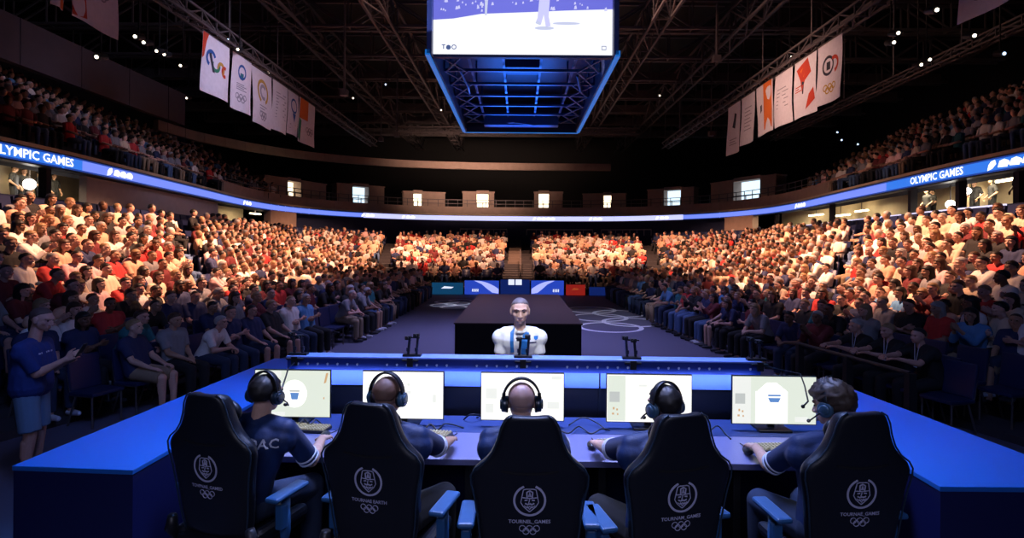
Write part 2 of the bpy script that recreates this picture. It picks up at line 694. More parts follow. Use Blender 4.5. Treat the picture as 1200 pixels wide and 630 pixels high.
for a in ((317, 369, 212, 236, 335, 346, 0), (399, 443, 218, 241, 413, 428, 1), (473, 519, 226, 243, 484, 494, 0), (541, 577, 226, 243, 557, 571, 0),
          (627, 660, 226, 246, 632, 644, 0), (683, 731, 228, 246, 706, 715, 0), (767, 811, 222, 245, 783, 799, 1), (845, 900, 211, 236, 866, 888, 1)):
    vomitory(*a)
# handrail along the fascia
mb = MB()
sA, sB = RP.s_px(280), RP.s_px(950)
for i in range(70):
    d = sA + (sB - sA) * i / 69
    p = RP.pt(d, .7, 5.5)
    mb.bar(p, p + V((0, 0, .6)), .04)
for z in (5.8, 6.1):
    RP.sweep(mb, rect(.68, .72, z, z + .04), sA, sB)
struct(mb.build('trim_6', M['steel']))

# far stairs: tan upper flight, dark lower flight with rails
mb = MB()
for k in range(5, NROW + 3):
    y = ROWS[min(k, 12)].p[len(rowA) // 2].y
    mb.box((-.25, y, zrow(k) - .05), (.85, 1.3, .45))
struct(mb.build('stair_upper_flight', mat('stair_concrete', (.13, .10, .09), .9, scale=4)))
mb = MB()
for k in range(0, 5):
    y = ROWS[k].p[len(rowA) // 2].y
    mb.box((-.1, y - .3, zrow(k) - .02), (1.7, .62, .3)).box((-.1, y + .3, zrow(k) + .08), (1.7, .62, .3))
struct(mb.build('stair_lower_flight', M['dark_concrete']))
mb = MB()
for x in (-1.05, .1, .85):
    mb.tube([(x, 28.6, .9), (x, 34.5, 2.2)], .035)
    for i in range(4):
        mb.bar((x, 28.6 + 1.95 * i, .3 + .4 * i), (x, 28.6 + 1.95 * i, .95 + .43 * i), .06)
struct(mb.build('stair_rail', M['steel']))

# ------------------------------------------------------------------ display ribbon
M['led_blue'] = glow('ribbon_blue_pixels', (.03, .20, .85), 1.0)
M['led_mid'] = glow('ribbon_periwinkle_pixels', (.18, .26, .92), 1.1)
M['led_pale'] = glow('ribbon_pale_pixels', (.50, .52, 1.0), 1.35)  # far pixels set paler; their overexposure is put into the colour
M['led_white'] = glow('ribbon_white_pixels', (.95, .95, 1.0), 1.5)
M['led_edge'] = glow('ribbon_dark_pixels', (.01, .06, .40), .8)
rib = RP.sweep(MB(), rect(-.02, .3, 4.41, 4.85), 0, s1).build('ribbon_display', M['plastic'])
tag(rib, 'long blue LED ribbon display wrapping round the arena below the upper tier', 'LED display')


def rfn(s_c, zc):
    def f(a, b, d):
        return RP.pt(s_c + a, -.02 - d, zc + b)
    return f


def ribseg(a, b, m, z0=4.45, z1=4.81):
    return RP.sweep(MB(), rect(-.03, -.02, z0, z1), a, b).build('pixel_panel', m, rib)


cuts = [(0, 95, 'led_blue'), (95, 190, 'led_mid'), (190, 300, 'led_mid'), (300, 425, 'led_mid'), (425, 520, 'led_pale'), (520, 800, 'led_pale'),
        (800, 930, 'led_mid'), (930, 1040, 'led_mid'), (1040, 1210, 'led_blue')]
for a, b, m in cuts:
    sa = 0 if a == 0 else RP.s_px(a)
    sb = s1 if b > 1200 else RP.s_px(b)
    ribseg(sa, sb, M[m])
for a, b in ((0, 425), (800, 1210)):
    sa = 0 if a == 0 else RP.s_px(a)
    sb = s1 if b > 1200 else RP.s_px(b)
    mb = MB()
    RP.sweep(mb, rect(-.034, -.02, 4.45, 4.49), sa, sb)
    RP.sweep(mb, rect(-.034, -.02, 4.77, 4.81), sa, sb)
    mb.build('pixel_border', M['led_edge'], rib)
for px, t, size in ((41, 'OLYMPIC GAMES', .31), (1097, 'OLYMPIC GAMES', .31)):
    mb = MB()
    put_text(mb, t, size, rfn(RP.s_px(px), 4.63), .02, sx=1.12)
    mb.build('lettering', M['led_white'], rib)
for px, n in ((142, 4), (1188, 4), (290, 3), (432, 3), (480, 3), (640, 5), (700, 3), (778, 3), (940, 4)):
    mb = MB()
    c = RP.s_px(px)
    for i in range(n):
        x = -.18 * n + .36 * i
        if i == 0:
            mb.prism([(x - .14, -.13), (x + .02, -.09), (x + .14, .02), (x + .10, .13), (x - .02, .10), (x - .10, .02)], 0, .018, rfn(c, 4.63))
        else:
            mb.prism([(x - .16, -.08), (x + .13, -.10), (x + .16, .06), (x + .04, .11), (x - .10, .08)], 0, .02, rfn(c, 4.63))
            mb.prism([(x + .12, -.05), (x + .20, -.05), (x + .20, .04), (x + .12, .04)], 0, .021, rfn(c, 4.63))
    mb.build('pixel_logo', M['led_white'], rib)
# lit strip on the parapet edge at the right, thin warm rails far
M['strip'] = glow('white_light_strip', (.75, .7, 1.0), 1.3)
for a, b in ((935, 990), (1005, 1070), (1078, 1200)):
    o = RP.sweep(MB(), rect(-.42, -.36, 3.50, 3.55), RP.s_px(a), RP.s_px(b)).build('light_strip', M['strip'])
    tag(o, {935: 'white light strip on the right parapet edge, shortest and farthest length', 1005: 'white light strip on the right parapet edge, middle length',
            1078: 'white light strip on the right parapet edge, length nearest the camera'}[a], 'light strip', 'light strips on the right parapet')
mb = MB()
for a, b in ((540, 593), (617, 695), (705, 765)):
    RP.sweep(mb, rect(-.45, -.38, 3.72, 3.80), RP.s_px(a), RP.s_px(b))
    for i in range(8):
        p = RP.pt(RP.s_px(a) + (RP.s_px(b) - RP.s_px(a)) * i / 7, -.42, 3.3)
        mb.bar(p, p + V((0, 0, .45)), .05)
struct(mb.build('trim_7', M['plaster']))

# concourse lamps and people-high clutter
M['lamp'] = glow('warm_lamp', (1, .82, .52), 9.0)
M['lamp_w'] = glow('white_lamp', (1, .93, .85), 14.0)
lampspec = [(36, 1.9, 4.15, .16, 'round'), (300, 1.6, 4.3, .5, 'bar'), (1140, 2.9, 4.35, .5, 'bar'), (1115, .9, 3.85, .13, 'round'), (1185, 2.2, 4.55, .8, 'bar'),
            (1010, 2.6, 4.3, .6, 'bar'), (985, 2.6, 4.2, .9, 'bar'), (955, 2.4, 4.35, .7, 'bar'), (1133, 1.6, 4.3, .10, 'round')]
names = ['round white lamp on the left concourse beside the standing silhouettes', 'bar lamp over the small lit opening at the far end of the left concourse',
         'bar lamp on the right concourse ceiling behind the dark column', 'round bright lamp low on the right concourse beside the pale wall',
         'long bar lamp at the near end of the right concourse', 'bar lamp on the right concourse between the far and near suites',
         'widest bar lamp at the far end of the right concourse', 'small bar lamp farthest along the right concourse', 'small round lamp high on the right concourse']
for (px, off, z, r, kind), lb in zip(lampspec, names):
    s_ = RP.s_px(px, off)
    p = RP.pt(s_, off, z)
    _, n = RP.at(s_)
    mb = MB()
    if kind == 'round':
        mb.sph(p, r, n=12, k=8)
        o = mb.build('round_lamp', M['lamp_w'], smooth=True)
    else:
        t = V((n.y, -n.x, 0))
        mb.bar(p - t * r, p + t * r, .12, .07)
        o = mb.build('bar_lamp', M['lamp'])
    tag(o, lb, 'lamp')
    m2 = MB().bar(p, (p.x, p.y, 4.83), .03)
    m2.build('hanger', M['steel'], o)
for px, e in ((15, 60), (70, 60), (292, 60), (930, 90), (1000, 90), (1075, 90), (1150, 90)):
    q = RP.pt(RP.s_px(px, 1.6), 1.5, 4.7)
    area('concourse_light', q, (q.x, q.y, 0), .9, e * 1.3, (1, .80, .50), 170)
# dividing columns in the concourse
for px in (70, 1052, 1104, 1172, 262, 318, 900, 962):
    struct(RP.sweep(MB(), rect(.34, .55, 3.33, 4.81), RP.s_px(px), RP.s_px(px) + .18, .2).build('pillar_concourse', M['dark_concrete']))

# ------------------------------------------------------------------ floor rings, dais, far boards
def ffn(ox, oy, z=0.002):
    return lambda a, b, d: V((ox + a, oy + b, z + d))


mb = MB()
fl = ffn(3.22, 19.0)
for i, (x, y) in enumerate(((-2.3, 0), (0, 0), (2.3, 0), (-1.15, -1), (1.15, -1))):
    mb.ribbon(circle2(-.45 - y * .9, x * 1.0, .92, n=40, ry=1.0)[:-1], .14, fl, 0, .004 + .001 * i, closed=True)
struct(mb.build('trim_8', M['white_rings']))  # thin white ring lines laid flat on the floor
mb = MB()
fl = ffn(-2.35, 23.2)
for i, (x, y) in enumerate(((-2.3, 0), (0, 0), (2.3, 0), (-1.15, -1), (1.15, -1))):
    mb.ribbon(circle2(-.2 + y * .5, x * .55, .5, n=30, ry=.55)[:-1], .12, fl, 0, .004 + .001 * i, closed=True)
struct(mb.build('trim_9', M['white_rings']))
spot('floor_logo_left', (-3.6, 21, 11), (-2.6, 22.6, 0), 3000, (.75, .78, 1), 11, .8)
spot('floor_logo_right', (3.7, 18.5, 11), (3.2, 19.0, 0), 1100, (.75, .78, 1), 30, .6)

d = tag(MB().box((0, 14.0, .45), (2.46, 6.5, .90)).build('dais', M['dais_side'], bevel=.015),
        'long black draped box stage in the middle of the arena floor', 'stage')
MB().box((0, 14.0, .907), (2.5, 6.55, .03)).build('stage_top', M['dais_top'], d, bevel=.006)

BY = 27.5
M['board_navy'] = glow('board_navy_pixels', (.005, .018, .14), .8)
M['board_blue'] = glow('board_blue_pixels', (.02, .06, .50), 1.0)
M['board_sw'] = glow('board_pale_pixels', (.38, .42, 1.0), 1.2)
M['board_white'] = glow('board_white_pixels', (.75, .8, 1.0), 1.1)
M['board_teal'] = glow('board_teal_pixels', (.005, .06, .15), .8)
M['board_green'] = glow('board_green_pixels', (.02, .10, .05), .8)
M['board_orange'] = glow('board_orange_pixels', (.45, .07, .02), .8)
M['board_red'] = glow('board_red_pixels', (.32, .015, .01), .8)


def board(p0, p1, m, label, yt=330.5, swoosh=0, marks=None):
    a, b = at(p0, 345, BY), at(p1, 345, BY)
    z1 = at((p0 + p1) / 2, yt, BY).z
    wd = b.x - a.x
    o = MB().box(((a.x + b.x) / 2, BY + .12, z1 / 2), (wd - .03, .2, z1), None).build('advertising_board', M['plastic'], bevel=.01)
    tag(o, label, 'board', 'boards along the far end of the floor')
    fn = lambda u, v, dd: V((a.x + wd * u, BY + .02 - dd, z1 * v))
    MB().prism([(.01, .03), (.99, .03), (.99, .97), (.01, .97)], 0, .01, fn).build('screen', m, o)
    if swoosh:
        f2 = fn if swoosh > 0 else (lambda u, v, dd: fn(1 - u, v, dd))
        up = [(.28 + .70 * i / 10, .96 - .55 * (i / 10) ** 2.2) for i in range(11)]
        lo = [(.98, .10), (.80, .16), (.66, .40), (.50, .72)]
        MB().prism(up + lo, 0, .014, f2).build('swoosh', M['board_sw'], o)
        mb = MB()
        rings5(mb, fn, .0, 0, 0, .01) if 0 else None
        for i in range(4):
            u = (.22 if swoosh > 0 else .66) + .05 * i
            mb.prism([(u, .25), (u + .03, .2), (u + .035, .4), (u + .01, .42)], 0, .016, fn)
        mb.build('mark', M['board_white'], o)
    if marks:
        MB().prism([(.3, .5), (.62, .5), (.7, .62), (.4, .68)], 0, .014, fn).build('mark', M[marks], o)
    return o


board(478, 486, M['board_green'], 'small green board farthest left along the arena floor end')
board(486.5, 505, M['board_orange'], 'orange board between the green and teal boards', 336)
board(505.5, 543, M['board_teal'], 'wide teal board left of the blue swoosh board', marks='board_white')
board(544, 585, M['board_blue'], 'blue board with a pale swoosh, left of the central doorway', 328, 1)
board(622, 661, M['board_blue'], 'blue board with a pale swoosh, right of the central doorway', 328, -1)
board(663, 686, M['board_red'], 'red board right of the blue swoosh board', 333, marks='board_orange')
board(690, 730, M['board_navy'], 'dark navy board at the right end of the far floor edge', 336)
o = board(586, 621, M['board_navy'], 'navy entrance board in the centre of the far floor edge', 327)
fn = lambda u, v, dd: V((-.92 + 1.48 * u, BY + .02 - dd, .82 * v))
MB().prism([(.28, .62), (.48, .62), (.48, .95), (.28, .95)], 0, .02, fn).prism([(.52, .62), (.73, .62), (.73, .95), (.52, .95)], 0, .02, fn).build('panel', M['board_white'], o)

# ------------------------------------------------------------------ roof steel
def truss(mb, p0, p1, h, wd, n, t=.10):
    p0, p1 = V(p0), V(p1)
    d = (p1 - p0)
    sd = V((-d.y, d.x, 0)).normalized() * wd / 2
    up = V((0, 0, h))
    for a in (sd, -sd):
        mb.bar(p0 + a, p1 + a, t)
        mb.bar(p0 + a + up, p1 + a + up, t)
    for i in range(n):
        q0, q1 = p0 + d * (i / n), p0 + d * ((i + 1) / n)
        for a in (sd, -sd):
            if i % 2:
                mb.bar(q0 + a, q1 + a + up, t * .6)
            else:
                mb.bar(q0 + a + up, q1 + a, t * .6)
            mb.bar(q0 + a, q0 + a + up, t * .55)
        mb.bar(q0 + sd, q1 - sd, t * .55)
        mb.bar(q0 + sd, q0 - sd, t * .5)


for x in (-9.9, -5.95, 5.95, 9.9):
    mb = MB()
    truss(mb, (x, 6, 12.0), (x, 56, 12.0), 1.2, .7, 26)
    struct(mb.build('roof_truss', M['steel']))
for y in (18, 22, 26, 30, 34, 38, 42, 46, 51):
    mb = MB()
    truss(mb, (-26, y, 12.6), (26, y, 12.6), 1.3, .5, 26, .12)
    if y > 32:
        mb.box((0, y + .3, 13.0), (52, .12, .5))
    struct(mb.build('roof_beam', M['steel']))
for sx in (-1, 1):
    mb = MB()
    truss(mb, (sx * 10.5, 6, 9.55), (sx * 10.5, 40, 9.55), .4, .45, 40, .07)
    for i in range(9):
        mb.cyl((sx * 10.5, 8 + 4 * i, 9.9), (sx * 10.5, 8 + 4 * i, 12.6), .025, n=6)
    struct(mb.build('banner_truss', M['steel']))
mb = MB()
truss(mb, (14.5, 6, 9.0), (15.5, 34, 9.0), .3, .3, 30, .06)
for i in range(8):
    mb.cyl((14.6 + .12 * i, 8 + 3.6 * i, 9.3), (14.6 + .12 * i, 8 + 3.6 * i, 12.6), .025, n=6)
struct(mb.build('lighting_truss', M['steel']))
mb = MB()
truss(mb, (-9.5, 44, 11.35), (9.5, 44, 11.35), .45, .6, 36, .09)
for i in range(7):
    mb.cyl((-9 + 3 * i, 44, 11.7), (-9 + 3 * i, 44, 13), .04, n=6)
struct(mb.build('roof_catwalk', M['steel']))
# hanging rods and cables
mb = MB()
for x, y, z in ((-7.6, 24, 9), (-12, 28, 10.3), (-9, 36, 9.3), (10.4, 36, 9.6), (8.5, 24, 10.6), (-7.3, 33, 9.0), (11.4, 33, 9.2)):
    mb.cyl((x, y, z), (x, y, 13), .05, n=6)
    mb.box((x, y, z), (.3, .3, .25))
struct(mb.build('roof_hanger', M['steel']))

# small stage lights clipped along the steel
M['spot_lens'] = glow('stage_light_lens', (1, .85, .65), 5)
M['spot_lens_b'] = glow('stage_light_lens_blue', (.5, .7, 1), 4)
spots = [(159, 43, 15, 0), (169, 50, 16, 0), (184, 60, 18, 0), (193, 64, 18.6, 0), (212, 77, 20, 0), (114, 67, 14, 0), (250, 36, 20, 0), (268, 47, 20, 1), (279, 58, 20, 0),
         (315, 85, 25, 0), (340, 107, 28, 0), (452, 99, 33, 1), (414, 115, 34, 0), (517, 129, 36, 0), (773, 112, 34, 0), (927, 67, 22, 0), (1052, 39, 15, 0), (1047, 50, 15.5, 0),
         (1097, 12, 13, 0), (1141, 42, 14, 0), (1079, 76, 17, 0), (1089, 70, 17, 0), (986, 164, 33, 1), (981, 155, 33, 1), (1005, 169, 33, 1), (219, 115, 27, 0), (1176, 63, 16, 1)]
spots.sort()
cnt = [0, 0]
for i, (px, py, D, b) in enumerate(spots):
    p = at(px, py, D)
    cnt[b] += 1
    t = empty('stage_light', p, 0, 'small hanging %s stage light, %s such point from the left under the roof' % ('bluish' if b else 'warm white', ordinal(cnt[b])), 'stage light', 'stage lights in the dark roof')
    MB().cyl((0, .28, .10), (0, -.02, 0), .085, .10, 10).build('housing', M['plastic'], t)
    MB().cyl((0, -.02, 0), (0, -.035, -.005), .045, .045, 10).build('lens', M['spot_lens_b' if b else 'spot_lens'], t)
    MB().bar((0, .12, .1), (0, .12, 15.16 - p.z), .03).build('drop_rod', M['plastic'], t)

# ------------------------------------------------------------------ scoreboard cube
M['sb_white'] = glow('screen_white_court', (.92, .93, 1.0), 1.1)
M['sb_blue'] = glow('screen_blue_crowd', (.16, .17, .75), .95)
M['sb_spec'] = glow('screen_crowd_specks', (.62, .62, .95), 1.0)
M['sb_grey'] = glow('screen_grey_shadow', (.58, .62, .82), 1.0)
M['sb_dark'] = glow('screen_dark_mark', (.06, .10, .25), 1.0)
M['sb_tube'] = glow('blue_edge_tube', (.005, .13, .50), 1.0)
M['sb_frame'] = mat('blue_black_frame', (.015, .03, .10), .45, .3)
M['sb_steel'] = mat('blue_lattice_steel', (.02, .11, .34), .4, .4)
SB0, SB1, SBZ, SBW = 16.0, 26.6, 7.86, 2.72
sb = empty('scoreboard', (0.07, 21, SBZ), 0, 'huge hanging centre scoreboard with a bright match picture and blue underside', 'scoreboard')
sb_y0, sb_y1 = SB0 - 21, SB1 - 21
# outer shell panels
mb = MB()
mb.box((0, sb_y0 + .08, 1.9), (2 * SBW, .14, 3.8)).box((0, sb_y1 - .08, 1.9), (2 * SBW, .14, 3.8))
mb.box((-SBW + .07, 0, 1.9), (.14, 10.6, 3.8)).box((SBW - .07, 0, 1.9), (.14, 10.6, 3.8))
mb.box((0, .3, 1.5), (2 * SBW - .3, 10.2, .08))
mb.build('shell', M['sb_frame'], sb)
mb = MB()
for s in (-1, 1):
    mb.box((s * (SBW - .02), 0, .03), (.13, 10.6, .16))
mb.box((0, sb_y1 - .05, .03), (2 * SBW, .14, .10))
mb.build('edge_tube', M['sb_tube'], sb)
mb = MB()
for i in range(7):
    y = sb_y0 + .8 + 1.5 * i
    mb.bar((-SBW + .15, y, .35), (SBW - .15, y, .35), .09)
    mb.bar((-SBW + .15, y, .35), (-SBW + .15, y, 1.5), .08)
    mb.bar((SBW - .15, y, .35), (SBW - .15, y, 1.5), .08)
    if i < 6:
        for s in (-1, 1):
            mb.bar((s * (SBW - .2), y, .3), (s * (SBW - .9), y + 1.5, .3), .05)
            mb.bar((s * (SBW - .9), y, .3), (s * (SBW - .2), y + 1.5, .3), .05)
for x in (-1.7, -.6, .6, 1.7):
    mb.bar((x, sb_y0 + .3, .5), (x, sb_y1 - .3, .5), .08)
    for i in range(3):
        mb.bar((x, sb_y0 + 1.5 + 3.2 * i, .5), (x, sb_y0 + 1.5 + 3.2 * i, 1.5), .06)
mb.box((0, sb_y1 - 1.0, .35), (3.4, .5, .5)).box((0, -2, .8), (1.2, .8, .5))
mb.build('underside_lattice', M['sb_steel'], sb)
for pts, r in (([(-1.2, sb_y1 - .6, .3), (-.3, sb_y1 - 1.6, .15), (.6, sb_y1 - 1.2, .12), (1.3, sb_y1 - .5, .3)], .04), ([(1.9, -2, .4), (2.1, -1.2, .1), (2.3, 0, .4)], .05),
               ([(-2.1, -3, .4), (-1.9, -1.5, .15), (-2.0, 0.5, .4)], .04)):
    MB().tube(pts, r).build('cable', M['sb_steel'], sb)
mb = MB()
for s in (-1, 1):
    for y in (-4, 4):
        mb.cyl((s * 1.8, y, 3.8), (s * 1.8, y, 5.5), .05, n=6)
mb.build('hanging_rod', M['steel'], sb)
# the lit picture
SH, SW_ = 3.2, 2.58
sfn = lambda a, b, d: V((a, sb_y0 + .005 - d, .08 + b))
scr = MB().prism([(-SW_, 0), (SW_, 0), (SW_, SH), (-SW_, SH)], 0, .02, sfn).build('screen', M['sb_white'], sb)
top = [(-SW_, SH), (SW_, SH), (SW_, 1.32), (1.2, 1.27), (.2, 1.22), (-1.2, 1.16), (-2.0, 1.02), (-SW_, .98)]
MB().prism(top, .02, .024, sfn).build('crowd_band', M['sb_blue'], scr)
mb = MB()
for i in range(150):
    a, b = rnd.uniform(-2.5, 2.5), rnd.uniform(1.25, 2.6)
    if -.5 < a < .4 and b < 1.4:
        continue
    r = rnd.uniform(.015, .045)
    mb.prism([(a - r, b - r * 1.4), (a + r * 1.2, b - r), (a + r * .6, b + r * 1.5), (a - r * .5, b + r)], .024, .027, sfn)
mb.build('crowd_specks', M['sb_spec'], scr)
mb = MB()
mb.prism([(.36, .90), (.42, 1.05), (.48, 1.7), (.78, 1.7), (.74, 1.1), (.80, .82), (.66, .80), (.60, 1.15), (.52, .86)], .024, .03, sfn)
mb.build('player_legs', M['sb_spec'], scr)
mb = MB()
mb.prism(circle2(.62, .76, .28, n=14, ry=.05)[:-1], .02, .026, sfn)
mb.prism(circle2(1.25, .90, .40, n=14, ry=.04)[:-1], .02, .026, sfn)
mb.prism([(-1.1, 1.12), (-1.04, 1.12), (-1.0, 1.7), (-1.1, 1.7)], .024, .03, sfn)
mb.prism([(.36, .90), (.50, .84), (.52, .90), (.42, .98)], .03, .034, sfn)
mb.build('court_shadow', M['sb_grey'], scr)
mb = MB()
put_text(mb, 'T', .18, sfn, .026, -2.28, .20)
mb.prism(circle2(-2.14, .19, .07, n=12)[:-1], .02, .026, sfn)
mb.ribbon(circle2(-1.98, .20, .06, n=16)[:-1], .022, sfn, .02, .026, closed=True)
mb.ribbon([(2.28, .15), (2.4, .15), (2.4, .25), (2.28, .25)], .02, sfn, .02, .026, closed=True)
mb.build('corner_mark', M['sb_dark'], scr)
area('scoreboard_fill', (0, 25.5, 6.3), (0, 20.5, 9), 3, 85, (.02, .2, 1), 90)  # added unseen lamp that turns the underside blue

# ------------------------------------------------------------------ banners
INK = {'red': mat('ink_red', (.55, .05, .02), .8), 'blue': mat('ink_blue', (.02, .10, .35), .8), 'black': mat('ink_black', (.03, .03, .05), .8),
       'orange': mat('ink_orange', (.72, .16, .02), .8), 'green': mat('ink_green', (.03, .22, .12), .8), 'gold': mat('ink_gold', (.5, .30, .05), .8), 'grey': mat('ink_grey', (.32, .30, .36), .8),
       'teal': mat('ink_teal', (.02, .16, .22), .8)}
INKL = list(INK.values())
INKI = {k: i for i, k in enumerate(INK)}


def banner(sx, pA, pB, ztop, zb, label, design):
    """cloth hung from the truss; pA, pB = left and right picture columns of it"""
    X = sx * 10.5
    yA, yB = X * F / (pA - CX), X * F / (pB - CX)
    wd = abs(yB - yA)
    dirn = 1 if yB > yA else -1
    H = ztop - zb
    o = empty('hanging_banner', (X, (yA + yB) / 2, ztop), 0, label, 'banner', 'banners under the %s truss' % ('left' if sx < 0 else 'right'))
    ph = rnd.uniform(0, 6)

    def fn(u, v, d):   # u 0..1 left to right as seen, v 0..1 bottom to top
        bow = .05 * math.sin(u * 5 + ph) * (1 - v) + .03 * math.sin(v * 4 + ph)
        return V((-sx * (.012 + d) + bow, dirn * (u - .5) * wd, (v - 1) * H - .05))
    mb = MB()
    n, k = 10, 12
    for side in (0, 1):
        P = [fn(i / n, j / k, -.012 * side) for j in range(k + 1) for i in range(n + 1)]
        mb.add(P, [(j * (n + 1) + i, j * (n + 1) + i + 1, (j + 1) * (n + 1) + i + 1, (j + 1) * (n + 1) + i) for j in range(k) for i in range(n)])
    mb.build('cloth', M['banner'], o)
    MB().tube([V((0, -wd / 2 - .03, -.02)), V((0, wd / 2 + .03, -.02))], .03).build('top_pole', M['steel'], o)
    MB().bar((0, -wd / 3, 0), (0, -wd / 3, .4), .02).bar((0, wd / 3, 0), (0, wd / 3, .4), .02).build('hanger', M['steel'], o)
    mb = MB()
    asp = wd / H
    f2 = lambda a, b, d: fn(.5 + a, .5 + b / 1.0, d + .006)
    for it in design:
        kind, ink = it[0], it[1]
        mb.cur = INKI[ink]
        if kind == 'poly':
            mb.prism([(a - .5, b - .5) for a, b in it[2]], 0, .004, f2)
        elif kind == 'ring':
            cx, cy, r = it[2]
            mb.ribbon(circle2(cx - .5, cy - .5, r, n=24, ry=r * asp)[:-1], .045, f2, 0, .005, closed=True)
        elif kind == 'arc':
            cx, cy, r, a0, a1 = it[2]
            mb.ribbon(circle2(cx - .5, cy - .5, r, a0, a1, n=20, ry=r * asp), .06, f2, 0, .005)
        elif kind == 'rings':
            cx, cy, r = it[2]
            for i, (x, y) in enumerate(((-2.3, 0), (0, 0), (2.3, 0), (-1.15, -1), (1.15, -1))):
                mb.ribbon(circle2(cx - .5 + x * r, cy - .5 + y * r * asp, r, n=16, ry=r * asp)[:-1], .022, f2, 0, .004 + .0005 * i, closed=True)
        elif kind == 'lines':
            u0, u1, v0, v1, nn = it[2]
            for i in range(nn):
                v = v0 + (v1 - v0) * i / max(1, nn - 1)
                e = u1 - (.12 if i % 2 else 0)
                mb.prism([(u0 - .5, v - .512), (e - .5, v - .512), (e - .5, v - .495), (u0 - .5, v - .495)], 0, .004, f2)
    if design:
        mb.build('print', INKL, o)
    return o


def ban(sx, pA, pB, ytop, ybot, label, design):
    X = sx * 10.5
    pm = (pA + pB) / 2
    D = X * F / (pm - CX)
    banner(sx, pA, pB, 9.5, at(pm, ybot, D).z, label, design)


torch = [('poly', 'red', [(.12, .85), (.62, .97), (.80, .70), (.55, .60), (.45, .42), (.36, .62)]), ('poly', 'orange', [(.30, .80), (.55, .88), (.50, .66)]),
         ('poly', 'black', [(.42, .60), (.52, .58), (.50, .38), (.46, .38)]), ('poly', 'red', [(.58, .10), (.95, .22), (.90, .42), (.72, .34)]), ('lines', 'red', (.12, .42, .46, .54, 3))]
ban(-1, 58, 74, 0, 6, 'white banner with an orange edge, partly seen at the top left corner', [('poly', 'orange', [(.5, 0), (1, 0), (1, 1), (.5, 1)])])
ban(-1, 79, 136, 0, 30, 'large white banner with an orange-red patch, nearest the camera on the left truss', [('poly', 'red', [(0, .02), (.28, .05), (.26, .4), (.1, .55), (0, .5)]), ('rings', 'grey', (.6, .55, .06))])
ban(-1, 235, 266, 50, 111, 'white banner with a red corner and coloured brush strokes on the left truss',
    [('poly', 'red', [(0, .55), (.06, .6), (.12, .86), (.2, 1), (0, 1)]), ('arc', 'blue', (.3, .62, .14, 20, 250)), ('arc', 'green', (.48, .55, .12, 160, 400)), ('arc', 'gold', (.66, .52, .11, -60, 200)), ('arc', 'red', (.8, .5, .09, 60, 300)), ('poly', 'black', [(.22, .7), (.3, .72), (.45, .4), (.38, .4)])])
ban(-1, 270, 292, 72, 129, 'white banner with a round blue emblem above text on the left truss',
    [('ring', 'blue', (.5, .72, .17)), ('poly', 'teal', [(.42, .70), (.58, .70), (.56, .58), (.44, .58)]), ('lines', 'grey', (.28, .74, .40, .5, 4)), ('rings', 'grey', (.5, .27, .07))])
ban(-1, 294, 317, 88, 146, 'white banner with a pale gold wreath on the left truss', [('arc', 'gold', (.5, .62, .26, -60, 240)), ('arc', 'grey', (.52, .62, .15, 40, 300)), ('lines', 'grey', (.3, .7, .26, .36, 3)), ('rings', 'grey', (.5, .2, .06))])
ban(-1, 318, 335, 106, 153, 'white banner with rows of grey text on the left truss', [('lines', 'grey', (.2, .85, .28, .78, 9))])
ban(-1, 336, 348, 119, 157, 'narrow white banner with a small blue crest on the left truss', [('ring', 'blue', (.5, .68, .26)), ('poly', 'blue', [(.35, .5), (.65, .5), (.5, .3)]), ('lines', 'grey', (.2, .8, .15, .24, 2))])
ban(-1, 349, 367, 129, 168, 'white banner with an orange block and green edge, farthest on the left truss',
    [('poly', 'orange', [(.05, .55), (.55, .55), (.55, 1), (.05, 1)]), ('poly', 'green', [(0, .1), (.12, .0), (.2, .5), (.05, .55)]), ('rings', 'grey', (.68, .35, .06))])
ban(1, 852, 866, 132, 179, 'narrow white banner with a dark figure, farthest on the right truss', [('poly', 'black', [(.4, .55), (.6, .5), (.7, .78), (.55, .82), (.5, .7)]), ('lines', 'grey', (.25, .75, .2, .3, 3))])
ban(1, 868, 883, 121, 167, 'narrow white banner with faint text on the right truss', [('lines', 'grey', (.25, .75, .3, .75, 7))])
ban(1, 886, 905, 106, 155, 'white banner with a tall orange block on the right truss', [('poly', 'orange', [(.45, .08), (.95, .08), (.95, 1), (.45, 1)]), ('poly', 'black', [(.2, .45), (.3, .5), (.32, .62), (.22, .6)])])
ban(1, 907, 927, 90, 145, 'white banner with grey lines of text on the right truss', [('lines', 'grey', (.2, .8, .35, .7, 6))])
ban(1, 930, 955, 75, 134, 'white banner with a red torch flame on the right truss', torch)
ban(1, 957, 985, 54, 118, 'white banner with a large dark ring emblem and five rings, on the right truss',
    [('ring', 'black', (.42, .62, .2)), ('arc', 'red', (.66, .6, .16, -80, 120)), ('poly', 'black', [(.36, .55), (.5, .55), (.5, .68), (.36, .68)]), ('rings', 'gold', (.5, .26, .07))])
ban(1, 1124, 1190, 0, 10, 'large white banner with faint rings, nearest the camera on the right truss', [('rings', 'grey', (.42, .35, .07))])
# ------------------------------------------------------------------ players' stage, desk, counters
YAW = RAD(1.4)
CA, SA = math.cos(YAW), math.sin(YAW)
PZ, DZ = .30, 1.05      # stage floor, desk top


def dk(u, v, z=0):
    return V((u * CA + v * SA, v * CA - u * SA, z))


def u_at(px, v):
    k = (px - CX) / F
    D = v / (CA + k * SA)
    return k * D * CA - D * SA


DR = Matrix.Rotation(-YAW, 3, 'Z')
struct(MB().box((0, 3.3, PZ / 2), (4.3, 4.7, PZ)).build('floor_platform', M['dark_concrete']))


